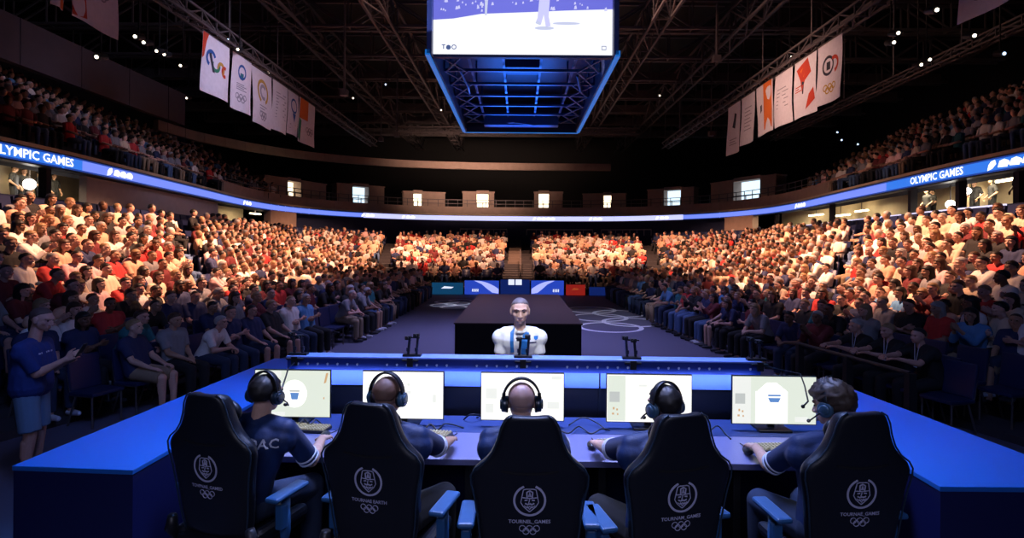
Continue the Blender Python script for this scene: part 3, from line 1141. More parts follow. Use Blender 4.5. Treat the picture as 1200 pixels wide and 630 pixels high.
def counter(name, label, quad, m2=None):
    o = MB().prism(quad, 0, DZ - .03, lambda a, b, d: V((a, b, d))).build(name, M['desk_face'])
    c = V((sum(q[0] for q in quad) / 4, sum(q[1] for q in quad) / 4))
    q2 = [(c.x + (a - c.x) * 1.012, c.y + (b - c.y) * 1.004) for a, b in quad]
    tag(o, label, 'counter')
    MB().prism(q2, DZ - .03, DZ, lambda a, b, d: V((a, b, d))).build('counter_top', M['desk_blue'], o, bevel=.004)
    return o


counter('counter', 'long blue topped counter running forward at the left of the players', [(-3.06, 3.37), (-2.30, 3.32), (-2.24, 6.6), (-2.90, 6.6)])
counter('counter', 'long blue topped counter running forward at the right of the players', [(2.42, 3.17), (3.40, 3.17), (3.22, 5.5), (2.46, 5.5)])

desk = empty('desk', dk(.03, 3.95, PZ), -YAW, 'long shared violet-grey gaming desk under the five monitors', 'desk')
H = DZ - PZ
MB().box((0, -.185, H - .02), (4.5, .51, .04)).build('desk_top', M['desk_top'], desk, bevel=.004)
MB().box((0, .27, H - .02), (4.5, .395, .04)).build('rear_shelf', M['desk_mat'], desk, bevel=.004)
MB().box((0, .44, H / 2 - .03), (4.46, .03, H - .06)).build('modesty_panel', M['desk_face'], desk)
for x in (-2.2, -1.35, -.45, .45, 1.35, 2.2):
    MB().box((x, .1, H / 2 - .02), (.05, .62, H - .045)).build('leg', M['plastic'], desk, bevel=.004)

part = empty('partition', dk(-.08, 4.52, 0), -YAW, 'blue back panel of the desk with a navy ledge strip behind the monitors', 'partition')
PW = 3.80
M['panel_blue'] = mat('periwinkle_panel', (.24, .34, .80), .4, scale=60, var=.05)
M['ledge_navy'] = mat('navy_ledge', (.008, .035, .26), .45, var=.05)
M['ledge_top'] = mat('pale_blue_ledge_top', (.22, .34, .80), .4, var=.05)
MB().box((0, .02, .66), (PW, .03, 1.22)).build('lower_panel', M['black_gloss'], part)
for i in range(6):
    MB().box((-PW / 2 + PW / 6 * (i + .5), 0, 1.322), (PW / 6 - .012, .03, .125)).build('upper_panel', M['panel_blue'], part, bevel=.003)
MB().box((0, .02, 1.437), (PW + .02, .14, .096)).build('ledge', M['ledge_navy'], part, bevel=.004)
MB().box((0, .02, 1.492), (PW + .03, .16, .014)).build('ledge_top', M['ledge_top'], part, bevel=.003)
for x in (-1.27, -.635, 0, .635, 1.27):
    MB().box((x, .002, 1.15), (.012, .01, .21)).build('seam', M['plastic'], part)
MB().box((0, .22, 1.10), (PW, .26, .03)).build('rear_table', M['desk_face'], part)
mb = MB()
lf = lambda a, b, d: V((a, -.0505 - d, 1.437 + b))
for i in range(46):
    x = -1.82 + i * .081
    if i % 9 in (7, 8):
        continue
    q = .010
    mb.prism([(x - q * .5, -q), (x + q * .5, -q), (x + q, q * .6), (x, q * 1.1), (x - q, q * .4)], 0, .003, lf)
mb.build('ledge_marks', M['jersey_trim'], part)
area('ledge_strip', dk(-.08, 4.40, 1.372), dk(-.08, 4.49, 1.30), 3.7, 9, (.22, .36, 1.0), 170, .02)

# ------------------------------------------------------------------ monitors
M['scr_a'] = glow('screen_pale_green', (.74, .80, .70), 1.05)
M['scr_b'] = glow('screen_warm_white', (1.0, .98, .90), 1.25)
M['scr_c'] = glow('screen_white', (1.0, 1.0, .97), 1.3)
M['scr_blue'] = glow('screen_blue_ink', (.12, .27, .62), 1.0)
M['scr_grey'] = glow('screen_grey_ink', (.55, .58, .56), 1.0)
M['scr_lgrey'] = glow('screen_faint_grey', (.84, .86, .82), 1.05)
M['scr_orange'] = glow('screen_orange_ink', (.65, .40, .2), 1.0)
MV = 4.15
MW, MH = .605, .348


def monitor(px, label, kind, w=MW):
    u = u_at(px, MV)
    o = empty('monitor', dk(u, MV, DZ), -YAW, label, 'monitor', 'monitors on the desk')
    b0 = .055
    MB().box((0, .012, b0 + MH / 2), (w + .012, .022, MH + .014)).build('housing', M['plastic'], o, bevel=.004)
    MB().box((0, .03, b0 + MH / 2), (w * .5, .03, MH * .5)).build('rear_cover', M['plastic'], o, bevel=.008)
    MB().box((0, .06, .12), (.05, .03, .24)).build('stand_neck', M['plastic'], o, bevel=.004)
    MB().box((0, .05, .008), (.24, .18, .014)).build('stand_base', M['plastic'], o, bevel=.004)
    fn = lambda a, b, d: V((a * w / 2, .0005 - d, b0 + MH / 2 + b * MH / 2))
    base = {'a': 'scr_a', 'b': 'scr_c', 'c': 'scr_b', 'd': 'scr_b', 'e': 'scr_a'}[kind]
    s = MB().prism([(-1, -1), (1, -1), (1, 1), (-1, 1)], -.001, .002, fn).build('screen', M[base], o)

    def pr(name, m, shapes, d=.003):
        for i, sh in enumerate(shapes):
            MB().prism(sh, .002, d + .0002 * i, fn).build(name, M[m], s)
    rect_ = lambda a0, b0_, a1, b1: [(a0, b0_), (a1, b0_), (a1, b1), (a0, b1)]
    bucket = lambda cx, cy, k: [[(cx - .13 * k, cy + .02), (cx + .13 * k, cy + .02), (cx + .09 * k, cy - .3 * k), (cx - .09 * k, cy - .3 * k)], rect_(cx - .15 * k, cy + .06, cx + .15 * k, cy + .15 * k)]
    if kind == 'a':
        pr('picture_circle', 'scr_c', [circle2(.06, .0, .33, n=28, ry=.6)[:-1]])
        pr('picture_icon', 'scr_blue', bucket(.06, .02, .9)[:1], .004)
        pr('picture_icon', 'scr_grey', bucket(.06, .02, .9)[1:], .004)
        pr('picture_mark', 'scr_orange', [[(.84, .45), (.90, .5), (.96, .92), (.90, .9)], rect_(.83, -.22, .86, -.14)], .004)
        pr('picture_band', 'scr_lgrey', [rect_(-.98, .7, -.3, .96), rect_(-.98, -.96, -.2, -.8)])
    if kind == 'b':
        pr('picture_mark', 'scr_lgrey', [rect_(.10, .40, .18, .52), rect_(.08, .05, .2, .2), rect_(.74, -.3, .83, .05)], .004)
    if kind == 'c':
        pr('picture_mark', 'scr_lgrey', [rect_(-.9, -.1, -.62, .35), rect_(-.9, -.7, -.7, -.3), rect_(.7, .75, .96, .92), rect_(.6, -.5, .9, -.2)], .004)
    if kind in 'de':
        pr('picture_sidebar', 'scr_a' if kind == 'd' else 'scr_lgrey', [rect_(-.99, -.97, -.56, .97)])
        pr('picture_box', 'scr_grey', [rect_(-.94, -.16, -.70, .28)], .004)
        pr('picture_mark', 'scr_orange', [rect_(-.86, -.48, -.82, -.38), rect_(-.78, -.52, -.74, -.44), rect_(-.88, -.70, -.83, -.62), rect_(-.76, -.72, -.73, -.64)], .004)
    if kind == 'd':
        pr('picture_mark', 'scr_lgrey', [rect_(-.25, .5, -.05, .6), rect_(.1, .42, .3, .5)], .004)
    if kind == 'e':
        pr('picture_panel', 'scr_c', [rect_(-.45, -.97, .32, .38), [(-.4, .4), (.3, .4), (.05, .75), (-.18, .75)]])
        pr('picture_icon', 'scr_blue', [[(-.15, .10), (.15, .10), (.10, -.08), (-.10, -.08)], rect_(-.15, .17, .15, .24)], .005)
        pr('picture_mark', 'scr_lgrey', [rect_(.5, -.9, .8, -.7)], .004)
    return o


monitor(344, 'leftmost monitor, pale green screen with a white circle and bucket icon', 'a', .57)
monitor(473.5, 'second monitor from the left, nearly blank white screen', 'b')
monitor(613.5, 'middle monitor, white screen with faint boxes, in front of the bald player', 'c', .615)
monitor(762, 'fourth monitor from the left, white screen with a grey box at its left side', 'd', .625)
monitor(908.5, 'rightmost monitor, pale screen with a white panel and blue bucket icon', 'e', .61)

# ------------------------------------------------------------------ keyboards, mice, cables
M['key'] = mat('backlit_keycap', (.32, .30, .20), .5, emit=(.9, .75, .35), estr=.12)


def keyboard(px, v, rz, label):
    o = empty('keyboard', dk(u_at(px, v), v, DZ), -YAW + rz, label, 'keyboard', 'keyboards on the desk')
    MB().box((0, 0, .011), (.37, .135, .022)).build('case', M['plastic'], o, bevel=.005)
    mb = MB()
    for r in range(5):
        for c in range(15):
            if r == 0 and 4 <= c <= 9:
                if c == 4:
                    mb.box((0, -.05, .027), (.13, .018, .011), taper=.85)
                continue
            mb.box((-.168 + c * .024, -.05 + r * .025, .027), (.019, .019, .011), taper=.8)
    mb.build('keycaps', M['key'], o)


keyboard(358, 4.02, -.12, 'black keyboard with lit keys in front of the leftmost monitor')
keyboard(500, 3.92, -.1, 'black keyboard beside the second player\'s right hand')
keyboard(613, 3.88, 0, 'black keyboard in front of the bald middle player')
keyboard(733, 3.80, .12, 'black keyboard beside the fourth player\'s left elbow')
keyboard(912, 3.76, .06, 'black keyboard with bright keys in front of the rightmost monitor')
MICE = [(383, 3.86, 'mouse under the leftmost player\'s right hand'), (529, 3.84, 'mouse under the second player\'s right hand'), (577, 3.95, 'mouse beside the bald player at the middle monitor'),
        (695, 3.74, 'mouse under the fourth player\'s left hand'), (878, 3.68, 'mouse under the rightmost player\'s left hand')]
for px, v, lb in MICE:
    p = dk(u_at(px, v), v, DZ)
    mb = MB().sph((0, 0, .0235), (.031, .056, .022), n=14, k=8)
    o = mb.build('computer_mouse', M['plastic'], None, True, loc=p, rz=-YAW)
    tag(o, 'black ' + lb, 'mouse', 'mice on the desk')
    MB().tube([(0, .05, .018), (.01, .09, .005), (.03, .14, .005), (.02, .19, .005)], .003, 6).build('lead', M['plastic'], o)


def cable(pts, label, r=.0055):
    q = [dk(u_at(px, v), v, DZ + z) for px, v, z in pts]
    out = []
    for i in range(len(q) - 1):
        a, b, c_, d_ = q[max(i - 1, 0)], q[i], q[i + 1], q[min(i + 2, len(q) - 1)]
        for k in range(5):
            t = k / 5
            out.append(.5 * (2 * b + (c_ - a) * t + (2 * a - 5 * b + 4 * c_ - d_) * t * t + (3 * b - a - 3 * c_ + d_) * t ** 3))
    out.append(q[-1])
    o = MB().tube(out, r, 7).build('cable', M['headset_band'], smooth=True)
    tag(o, label, 'cable', 'cables on the desk')


cable([(486, 4.1, .006), (497, 4.0, .02), (506, 4.1, .03), (514, 4.05, .006), (524, 4.15, .02), (545, 4.1, .006)], 'looped black cable behind the second keyboard')
cable([(545, 4.3, .006), (553, 4.25, .06), (565, 4.3, .04), (560, 4.35, .006)], 'black cable loop standing between the second and middle monitors')
cable([(655, 4.1, .006), (668, 3.98, .02), (680, 4.1, .03), (694, 4.02, .006), (706, 4.05, .03), (716, 4.1, .006)], 'tangled black cable between the middle and fourth monitors')
cable([(668, 4.2, .006), (684, 4.25, .05), (700, 4.2, .03), (712, 4.1, .006)], 'black cable behind the tangle by the fourth monitor')
cable([(818, 4.1, .006), (830, 4.0, .03), (842, 4.1, .05), (852, 4.05, .006), (858, 3.95, .006)], 'black cable coil between the fourth and rightmost monitors')
cable([(352, 4.05, .03), (358, 4.1, .05), (365, 4.05, .03), (372, 4.1, .05), (380, 4.1, .006)], 'black cable behind the leftmost keyboard')

# ------------------------------------------------------------------ small twin-post camera stands on the ledge
M['post'] = mat('gunmetal_post', (.05, .055, .075), .35, .6)


def camstand(px, kind, label):
    v = 4.52
    o = empty('camera_stand', dk(u_at(px, v), v, 1.499), -YAW, label, 'camera stand', 'camera stands on the ledge')
    MB().box((0, 0, -.02), (.13, .18, .012)).box((0, -.085, -.035), (.05, .015, .07)).box((0, 0, .008), (.15, .06, .02)).build('clamp', M['plastic'], o, bevel=.003)
    for s in (-1, 1):
        h = .14 + (.02 if s * kind > 0 else 0)
        MB().cyl((s * .034, 0, 0), (s * .034 + .012 * kind, 0, h), .011, n=10).cyl((s * .034, 0, .04), (s * .034, 0, .07), .015, n=10).build('post', M['post'], o)
        MB().box((s * .034 + .012 * kind - .01, -.012, h + .012), (.045, .05, .03)).cyl((s * .034 + .012 * kind - .01, -.035, h + .012), (s * .034 + .012 * kind - .01, -.055, h + .012), .012, .014, 10).build('camera_head', M['plastic'], o, bevel=.003)
    MB().bar((-.06, 0, .155), (.06, 0, .15), .010).build('crossbar', M['black_gloss'], o)
    return o


cs = [camstand(351, -1, 'black camera stand on the ledge behind the leftmost monitor'), camstand(484, 1, 'black camera stand on the ledge behind the second monitor'),
      camstand(614, 1, 'black camera stand on the ledge in front of the man in white'), camstand(741, -1, 'black camera stand on the ledge behind the fourth monitor'),
      camstand(887, -1, 'black camera stand at the right end of the ledge')]

bpy.context.view_layer.update()
for o, pts in ((cs[0], ((345, 425, 4.48), (338, 431, 4.12), (335, 441, 3.95), (330, 456, 3.62))), (cs[4], ((893, 428, 4.5), (938, 438, 4.1), (943, 452, 3.9), (947, 470, 3.45), (941, 476, 3.38)))):
    iv = o.matrix_world.inverted()
    q = [iv @ at(*p) for p in pts]
    MB().tube(q, .0055, 6).sph(q[-1], .012, n=10, k=6).build('gooseneck_microphone', M['plastic'], o, True)

# ------------------------------------------------------------------ gaming chairs
ZC = [(.50, .20), (.58, .222), (.68, .238), (.80, .25), (.90, .266), (.97, .283), (1.015, .284), (1.05, .262), (1.085, .214), (1.13, .180), (1.19, .155), (1.25, .140), (1.288, .120), (1.306, .088)]


def yb(z):
    return -.215 - .085 * (z - .5) / .8


def backsurf(x, z, d):
    hw = .25
    u = min(1, abs(x) / hw)
    return V((x, yb(z) + .018 * u * u - d, z))


def chair_parts():
    root = bpy.data.objects.new('gaming_chair', None)
    COL.objects.link(root)
    mb = MB()
    us = [-1, -.93, -.75, -.45, 0, .45, .75, .93, 1]
    rows = []
    for z, hw in ZC:
        L = []
        e = .5 if z > 1.29 else 1
        for u in us:
            L.append(V((u * hw, yb(z) + .018 * u * u + (.03 if abs(u) == 1 else .004 if abs(u) > .9 else 0), z)))
        for u in reversed(us):
            t = .085 if abs(u) < .5 else (.14 if .5 < abs(u) < .9 and z < 1.03 else .10)
            if abs(u) > .9:
                t *= .8
            if abs(u) == 1:
                t = .055
            L.append(V((u * hw, yb(z) + .018 * u * u + t * e, z)))
        rows.append(L)
    n = len(rows[0])
    fs = [(i * n + k, i * n + (k + 1) % n, (i + 1) * n + (k + 1) % n, (i + 1) * n + k) for i in range(len(rows) - 1) for k in range(n)]
    h = len(us)
    for b in (0, (len(rows) - 1) * n):
        fs += [(b + k, b + k + 1, b + n - 2 - k, b + n - 1 - k) for k in range(h - 1)]
    mb.add([p for L in rows for p in L], fs)
    back = mb.build('backrest', M['leather'], root, True)
    s = back.modifiers.new('s', 'SUBSURF')
    s.levels = s.render_levels = 2
    # thin blue tubes added along both edges as the rim light
    for sd in (-1, 1):
        pts = [V((sd * hw * .985, yb(z) + .026, z)) for z, hw in ZC]
        MB().tube(pts, .0045, 6).build('rim_light_tube', M['rim_light'], back, True)
    MB().ribbon([(-.135, 1.045), (-.07, 1.035), (0, 1.032), (.07, 1.035), (.135, 1.045)], .012, backsurf, -.004, .002).build('seam', M['black'], back)
    # cushions in front
    MB().sph((0, -.15, 1.18), (.13, .05, .075), n=16, k=10).build('head_pillow', M['leather'], root, True)
    MB().box((0, .02, .465), (.50, .50, .09)).build('seat', M['leather'], root, bevel=.035)
    MB().box((-.23, .02, .50), (.08, .46, .08)).build('seat_bolster', M['leather'], root, bevel=.03)
    MB().box((.23, .02, .50), (.08, .46, .08)).build('seat_bolster', M['leather'], root, bevel=.03)
    MB().box((0, -.02, .40), (.24, .30, .04)).build('tilt_plate', M['plastic'], root, bevel=.006)
    for sd in (-1, 1):
        MB().tube([(sd * .26, -.19, .47), (sd * .275, -.22, .53), (sd * .262, -.225, .60)], [.03, .035, .025], 10).build('recliner_bracket', M['plastic'], root, True)
        a = MB().box((sd * .315, 0, .715), (.085, .27, .03)).build('armrest', M['armpad'], root, bevel=.013)
        MB().tube([(sd * .18, -.02, .41), (sd * .31, -.02, .42), (sd * .318, -.02, .50), (sd * .318, -.02, .70)], [.025, .025, .028, .025], 10).build('armrest_post', M['armpad'], a, True)
        MB().box((sd * .318, -.05, .60), (.05, .055, .14)).build('armrest_sleeve', M['armpad'], a, bevel=.01)
    MB().cyl((0, 0, .10), (0, 0, .40), .03, .024, 14).build('gas_lift', M['black_gloss'], root)
    for i in range(5):
        a = 2 * PI * i / 5 + .3
        d = V((math.cos(a), math.sin(a), 0))
        lg = MB().tube([d * .03 + V((0, 0, .115)), d * .18 + V((0, 0, .10)), d * .33 + V((0, 0, .078))], [.036, .03, .022], 8).build('leg', M['plastic'], root, True)
        p = d * .33
        t = V((-d.y, d.x, 0))
        MB().cyl(p + t * .012 + V((0, 0, .03)), p + t * .036 + V((0, 0, .03)), .03, n=12).cyl(p - t * .012 + V((0, 0, .03)), p - t * .036 + V((0, 0, .03)), .03, n=12) \
            .cyl(p + V((0, 0, .03)), p + V((0, 0, .085)), .011, n=8).build('caster', M['plastic'], lg)
    return root


def emblem(back, word, ring_ok):
    cz = .905
    fn = lambda a, b, d: backsurf(a, cz + b, d + .001)
    mb = MB()
    mb.ribbon(circle2(0, 0, .073, 112, 428, n=40), .0100, fn, 0, .002)
    e = mb.build('emblem', M['emblem'], back)
    mb = MB()   # bearded head in line work
    wd = .0042
    mb.ribbon([(-.030, .052), (-.018, .056), (.018, .056), (.030, .052)], wd, fn)
    mb.ribbon([(-.030, .052), (-.038, .012), (-.042, -.010), (-.030, -.030), (-.012, -.046), (0, -.056)], wd, fn)
    mb.ribbon([(.030, .052), (.038, .012), (.042, -.010), (.030, -.030), (.012, -.046), (0, -.056)], wd, fn)
    mb.ribbon([(-.036, .014), (0, .010), (.036, .014)], wd, fn)
    mb.ribbon([(-.012, .014), (-.014, .040), (0, .048), (.014, .040), (.012, .014)], wd * 1.6, fn)
    mb.ribbon([(-.004, .018), (0, .042), (.005, .018)], wd * 1.6, fn)
    mb.ribbon([(-.024, .000), (-.010, .002)], wd * 1.4, fn)
    mb.ribbon([(.024, .000), (.010, .002)], wd * 1.4, fn)
    mb.ribbon([(0, .006), (-.005, -.014), (.006, -.016)], wd, fn)
    mb.ribbon([(-.022, -.014), (-.010, -.020), (0, -.017), (.010, -.020), (.022, -.014)], wd * 1.5, fn)
    mb.ribbon([(-.026, -.026), (-.012, -.036), (0, -.030), (.012, -.036), (.026, -.026)], wd, fn)
    mb.ribbon([(-.012, -.028), (0, -.044), (.012, -.028)], wd * 1.3, fn)
    mb.build('head_emblem', M['emblem'], back)
    mb = MB()
    put_text(mb, word, .0245, fn, .001, 0, -.106, sx=1.0)
    mb.build('lettering', M['emblem'], back)
    mb = MB()
    rings5(mb, fn, .0145, 0, -.139, .0030)
    mb.build('ring_emblem', M['emblem'], back)


CH = [(-1.672, 2.95, -17, 'TOVPNAE_GAMED', 'black gaming chair at the left end of the row, turned towards the middle'),
      (-.76, 2.80, -14, 'TOURNAE EARTH', 'black gaming chair second from the left, behind the shaven-headed player'),
      (.06, 2.60, 0, 'TOURNEL_GAMES', 'black gaming chair in the middle, nearest the camera, behind the bald player'),
      (.80, 2.65, 14, 'TOURNAM_GAMES', 'black gaming chair second from the right, behind the dark-haired player'),
      (1.69, 2.70, 5, 'TOURNAE_GAMES', 'black gaming chair at the right end of the row')]
proto = chair_parts()
chairs = []
for i, (x, D, rz, word, lb) in enumerate(CH):
    c = proto if i == 0 else copy_tree(proto)
    r = Matrix.Rotation(RAD(rz), 3, 'Z')
    off = r @ V((0, .275, 0))
    c.location = V((x, D, PZ)) + off
    c.rotation_euler = (0, 0, RAD(rz))
    tag(c, lb, 'chair', 'gaming chairs at the desk')
    chairs.append(c)
for c, a in zip(chairs, CH):
    emblem([k for k in c.children if k.name.startswith('backrest')][0], a[3], True)
# ------------------------------------------------------------------ people
from mathutils.bvhtree import BVHTree
UPV = V((0, 0, 1))


def ik(a, b, l1, l2, pole):
    a, b = V(a), V(b)
    d = b - a
    L = min(d.length, (l1 + l2) * .995)
    d.normalize()
    b = a + d * L
    x = (l1 * l1 - l2 * l2 + L * L) / (2 * L)
    h = math.sqrt(max(1e-6, l1 * l1 - x * x))
    p = V(pole)
    p = (p - d * p.dot(d)).normalized()
    return a + d * x + p * h, b


def head_pieces(mb, H, R, k=1.0):
    P = lambda x, y, z: H + R @ V((x * k, y * k, z * k))
    e = lambda c, r: mb.sph(P(*c), tuple(q * k for q in r), R, 16, 12)
    e((0, -.012, .022), (.076, .096, .083))
    e((0, .016, -.024), (.066, .070, .082))
    e((0, .030, -.068), (.050, .050, .034))
    e((0, .066, -.088), (.022, .016, .017))
    mb.cap(P(0, .080, .012), .009 * k, P(0, .104, -.030), .0125 * k)
    e((.011, .092, -.034), (.010, .012, .009))
    e((-.011, .092, -.034), (.010, .012, .009))
    mb.cap(P(-.044, .066, .026), .013 * k, P(0, .080, .024), .013 * k)
    mb.cap(P(.044, .066, .026), .013 * k, P(0, .080, .024), .013 * k)
    e((.043, .056, -.022), (.020, .020, .020))
    e((-.043, .056, -.022), (.020, .020, .020))
    mb.cap(P(-.019, .080, -.060), .0075 * k, P(.019, .080, -.060), .0075 * k)
    mb.cap(P(-.015, .081, -.071), .008 * k, P(.015, .081, -.071), .008 * k)
    for s in (-1, 1):
        e((s * .076, -.008, -.008), (.011, .023, .034))


def hand_pieces(mb, w, d, n, s, curl=.35, r=1.0):
    """w wrist, d hand direction, n back of the hand, s thumb side"""
    d, n, s = V(d).normalized(), V(n).normalized(), V(s).normalized()
    kn = []
    for off, ln in ((.030, .082), (.0105, .088), (-.0095, .084), (-.029, .076)):
        q = w + d * ln + s * off
        mb.cap(w + s * off * .55 + d * .005, .0145, q, .0125, 8)
        mb.cap(w + s * off * .55 - n * .006 + d * .03, .012, q - n * .004, .0105, 8)
        kn.append(q)
    sp = (.10, .03, -.04, -.12)
    for (q, fl, a) in zip(kn, (.068, .076, .071, .056), sp):
        v = (d + s * a).normalized()
        ax = v.cross(-n).normalized()
        p = q
        c = curl * .6
        for i, (f, rr) in enumerate(((.46, .0092), (.30, .0083), (.24, .0074))):
            v = Quaternion(ax, c) @ v
            c = curl
            p2 = p + v * fl * f
            mb.cap(p, rr * r, p2, rr * r * .93, 8)
            p = p2
    t0 = w + d * .022 + s * .026 - n * .006
    t1 = t0 + (d * .62 + s * .72 - n * .25).normalized() * .040
    t2 = t1 + (d * .92 + s * .25 - n * .28).normalized() * .032
    t3 = t2 + (d * .98 + s * .02 - n * .25).normalized() * .024
    mb.cap(t0, .0135, t1, .0115, 8).cap(t1, .0112, t2, .0098, 8).cap(t2, .0098, t3, .0086, 8)


def pose(P, C, H, hr, wr, wl, kn=((.13, .42, .56), (-.13, .42, .56)), an=((.14, .40, .08), (-.14, .40, .08)), shw=.185, shz=.07, poles=None, arm=(.29, .255), hd=None, curl=.35, toe=(0, 1, 0), k=1.0, sw=None):
    J = dict(P=V(P), C=V(C), H=V(H), hr=hr, k=k, curl=curl, toe=V(toe).normalized())
    yaw = sw or 0
    r = Matrix.Rotation(yaw, 3, 'Z') @ V((1, 0, 0))
    J['r'] = r
    up = (J['C'] - J['P']).normalized()
    J['sh'] = [J['C'] + r * (s * shw) + up * shz for s in (1, -1)]
    J['N'] = J['C'] + up * (shz + .035)
    poles = poles or ((.5, -.4, -1), (-.5, -.4, -1))
    J['el'], J['wr'] = [], []
    for i, wv in enumerate((wr, wl)):
        e, w_ = ik(J['sh'][i], wv, arm[0], arm[1], poles[i])
        J['el'].append(e)
        J['wr'].append(w_)
    J['hip'] = [J['P'] + V((s * .085, 0, 0)) for s in (1, -1)]
    J['kn'], J['an'] = [V(q) for q in kn], [V(q) for q in an]
    # hand frames: direction, back normal, thumb side
    J['hd'] = hd or [((-.1, 1, -.05), (0, 0, 1), (-1, 0, 0)), ((.1, 1, -.05), (0, 0, 1), (1, 0, 0))]
    return J


def torso(mb, J, e, low=True):
    P, C, r, N = J['P'], J['C'], J['r'], J['N']
    W = P.lerp(C, .5)
    k = J.get('girth', 1.0)
    for s in (1, -1):
        a, b, c = P + V((s * .065, 0, .02)), W + r * (s * .062 * k), C + r * (s * .088)
        if low:
            mb.cap(a, .108 * k + e, b, .098 * k + e)
        mb.cap(b, .098 * k + e, c, .104 + e)
        i = 0 if s > 0 else 1
        mb.cap(c, .098 + e, C + r * (s * .135) + (J['sh'][i] - C) * .25, .068 + e)
        mb.cap(J['sh'][i] - r * (s * .03), .055 + e, N, .052 + e * .5)
    mb.cap(W, .098 * k + e, C, .104 + e)


def body_mesh(J, name, m, voxel=.0055, sm=3):
    mb = MB()
    torso(mb, J, -.006)
    for i in range(2):
        mb.cap(J['sh'][i], .052, J['el'][i], .040).cap(J['el'][i], .041, J['wr'][i], .0265)
        mb.cap(J['el'][i].lerp(J['wr'][i], .12), .044, J['el'][i].lerp(J['wr'][i], .45), .038)
        d, n, s = J['hd'][i]
        hand_pieces(mb, J['wr'][i], d, n, s, J['curl'])
        mb.cap(J['hip'][i], .088, J['kn'][i], .056).cap(J['kn'][i], .056, J['an'][i], .038)
        mb.cap(J['kn'][i].lerp(J['an'][i], .2) - J['toe'] * .015, .055, J['kn'][i].lerp(J['an'][i], .5) - J['toe'] * .012, .046)
        f = J['an'][i] + V((0, 0, -.045))
        mb.cap(f - J['toe'] * .03, .034, f + J['toe'] * .13, .026)
    mb.cap(J['N'] - UPV * .02, .058, J['H'] + J['hr'] @ V((0, -.02, -.06)), .052)
    head_pieces(mb, J['H'], J['hr'], J['k'])
    return blob(mb, name, m, voxel, sm)


def shirt_mesh(J, name, m, sleeve=.85, voxel=.009, sm=4, sr=.064):
    mb = MB()
    torso(mb, J, .014)
    for i in range(2):
        e = J['sh'][i].lerp(J['el'][i], min(1, sleeve))
        mb.sph(J['sh'][i], sr).cyl(J['sh'][i], e, sr, .060, 14)
        if sleeve > 1:
            w_ = J['el'][i].lerp(J['wr'][i], sleeve - 1)
            mb.sph(e, .058).cyl(e, w_, .056, .040, 14)
    P = J['P']
    return blob(mb, name, m, voxel, sm)


def pants_mesh(J, name, m, length=.95, voxel=.010, sm=4):
    mb = MB()
    for i in range(2):
        mb.cap(J['P'] + V(((.06, -.06)[i], 0, 0)), .122, J['hip'][i], .108)
        mb.sph(J['hip'][i], .110)
        if length > 1:
            mb.cap(J['hip'][i], .106, J['kn'][i], .078)
            mb.cyl(J['kn'][i], J['kn'][i].lerp(J['an'][i], length - 1), .076, .062, 14)
        else:
            mb.cyl(J['hip'][i], J['hip'][i].lerp(J['kn'][i], length), .108, .092, 14)
    mb.cap(J['P'] + V((-.05, 0, .03)), .122, J['P'] + V((.05, 0, .03)), .122)
    return blob(mb, name, m, voxel, sm)


def shoe_mesh(J, name, m, i):
    mb = MB()
    if 1:
        f = J['an'][i] + V((0, 0, -.040))
        t = J['toe']
        mb.cap(f - t * .035, .043, f + t * .06, .040, 10).cap(f + t * .06, .040, f + t * .15, .032, 10)
    return blob(mb, name, m, .012, 2)


def hair_mesh(J, name, m, style='short', seed=1):
    H, R, k = J['H'], J['hr'], J['k']
    n, q = 40, 26
    mb = MB()
    P = []
    th = {'short': .010, 'buzz': .003, 'fluffy': .026, 'long': .014, 'bald': .001}[style]
    for j in range(q + 1):
        t = -PI / 2 + PI * j / q
        for i in range(n):
            a = 2 * PI * i / n
            u = V((math.cos(t) * math.cos(a), math.cos(t) * math.sin(a), math.sin(t)))
            # hairline: front high, sides mid, nape low
            line = .66 * max(0, u.y) ** .6 - .16 - .55 * min(1, max(0, -u.y - .12) / .35)
            if style in ('buzz', 'bald'):
                line += .06
            if style == 'long':
                line = .5 * max(0, u.y) ** .7 - .25 - (1.0 if u.y < .25 else 0)
            if style == 'fluffy':
                line -= .16
            mk = min(1, max(0, (u.z - line) / (.16 if style not in ('buzz', 'bald') else .3)))
            nz = noise.noise(u * 5.5 + V((seed, 0, 0))) * .6 + noise.noise(u * 14 + V((0, seed, 0))) * (.35 if style != 'fluffy' else .7)
            ex = th * (1 + .9 * nz) * mk - .012 * (1 - mk)
            if style == 'fluffy':
                ex += .012 * max(0, u.z) * mk
            r = V((.077 + ex, .097 + ex, .084 + ex))
            p = V((u.x * r.x, u.y * r.y - .012, u.z * r.z + .022))
            if style == 'long' and u.z < -.2 and u.y < .3:
                p.z -= .10 * mk
                p.y -= .01
            P.append(H + R @ (p * k))
    mb.add(P, [(j * n + i, j * n + (i + 1) % n, (j + 1) * n + (i + 1) % n, (j + 1) * n + i) for j in range(q) for i in range(n)])
    me = mb.mesh(name, m, True)
    return me


def eyes_mesh(J, name):
    mb = MB()
    for s in (-1, 1):
        mb.sph(J['H'] + J['hr'] @ (V((s * .030, .0735, .004)) * J['k']), (.0125, .008, .0062), J['hr'], 10, 6)
    return mb.mesh(name, EYE, True)


def brows_mesh(J, name, m):
    mb = MB()
    for s in (-1, 1):
        pts = [J['H'] + J['hr'] @ (V((s * x, y, z)) * J['k']) for x, y, z in ((.014, .0905, .024), (.030, .088, .031), (.047, .077, .027))]
        mb.tube(pts, [.004, .0045, .003], 6)
    return mb.mesh(name, m, True)


def rotm(yaw=0, pitch=0, roll=0):
    """yaw + turns to the person's left, pitch + looks up"""
    return Matrix.Rotation(RAD(yaw), 3, 'Z') @ Matrix.Rotation(RAD(pitch), 3, 'X') @ Matrix.Rotation(RAD(roll), 3, 'Y')


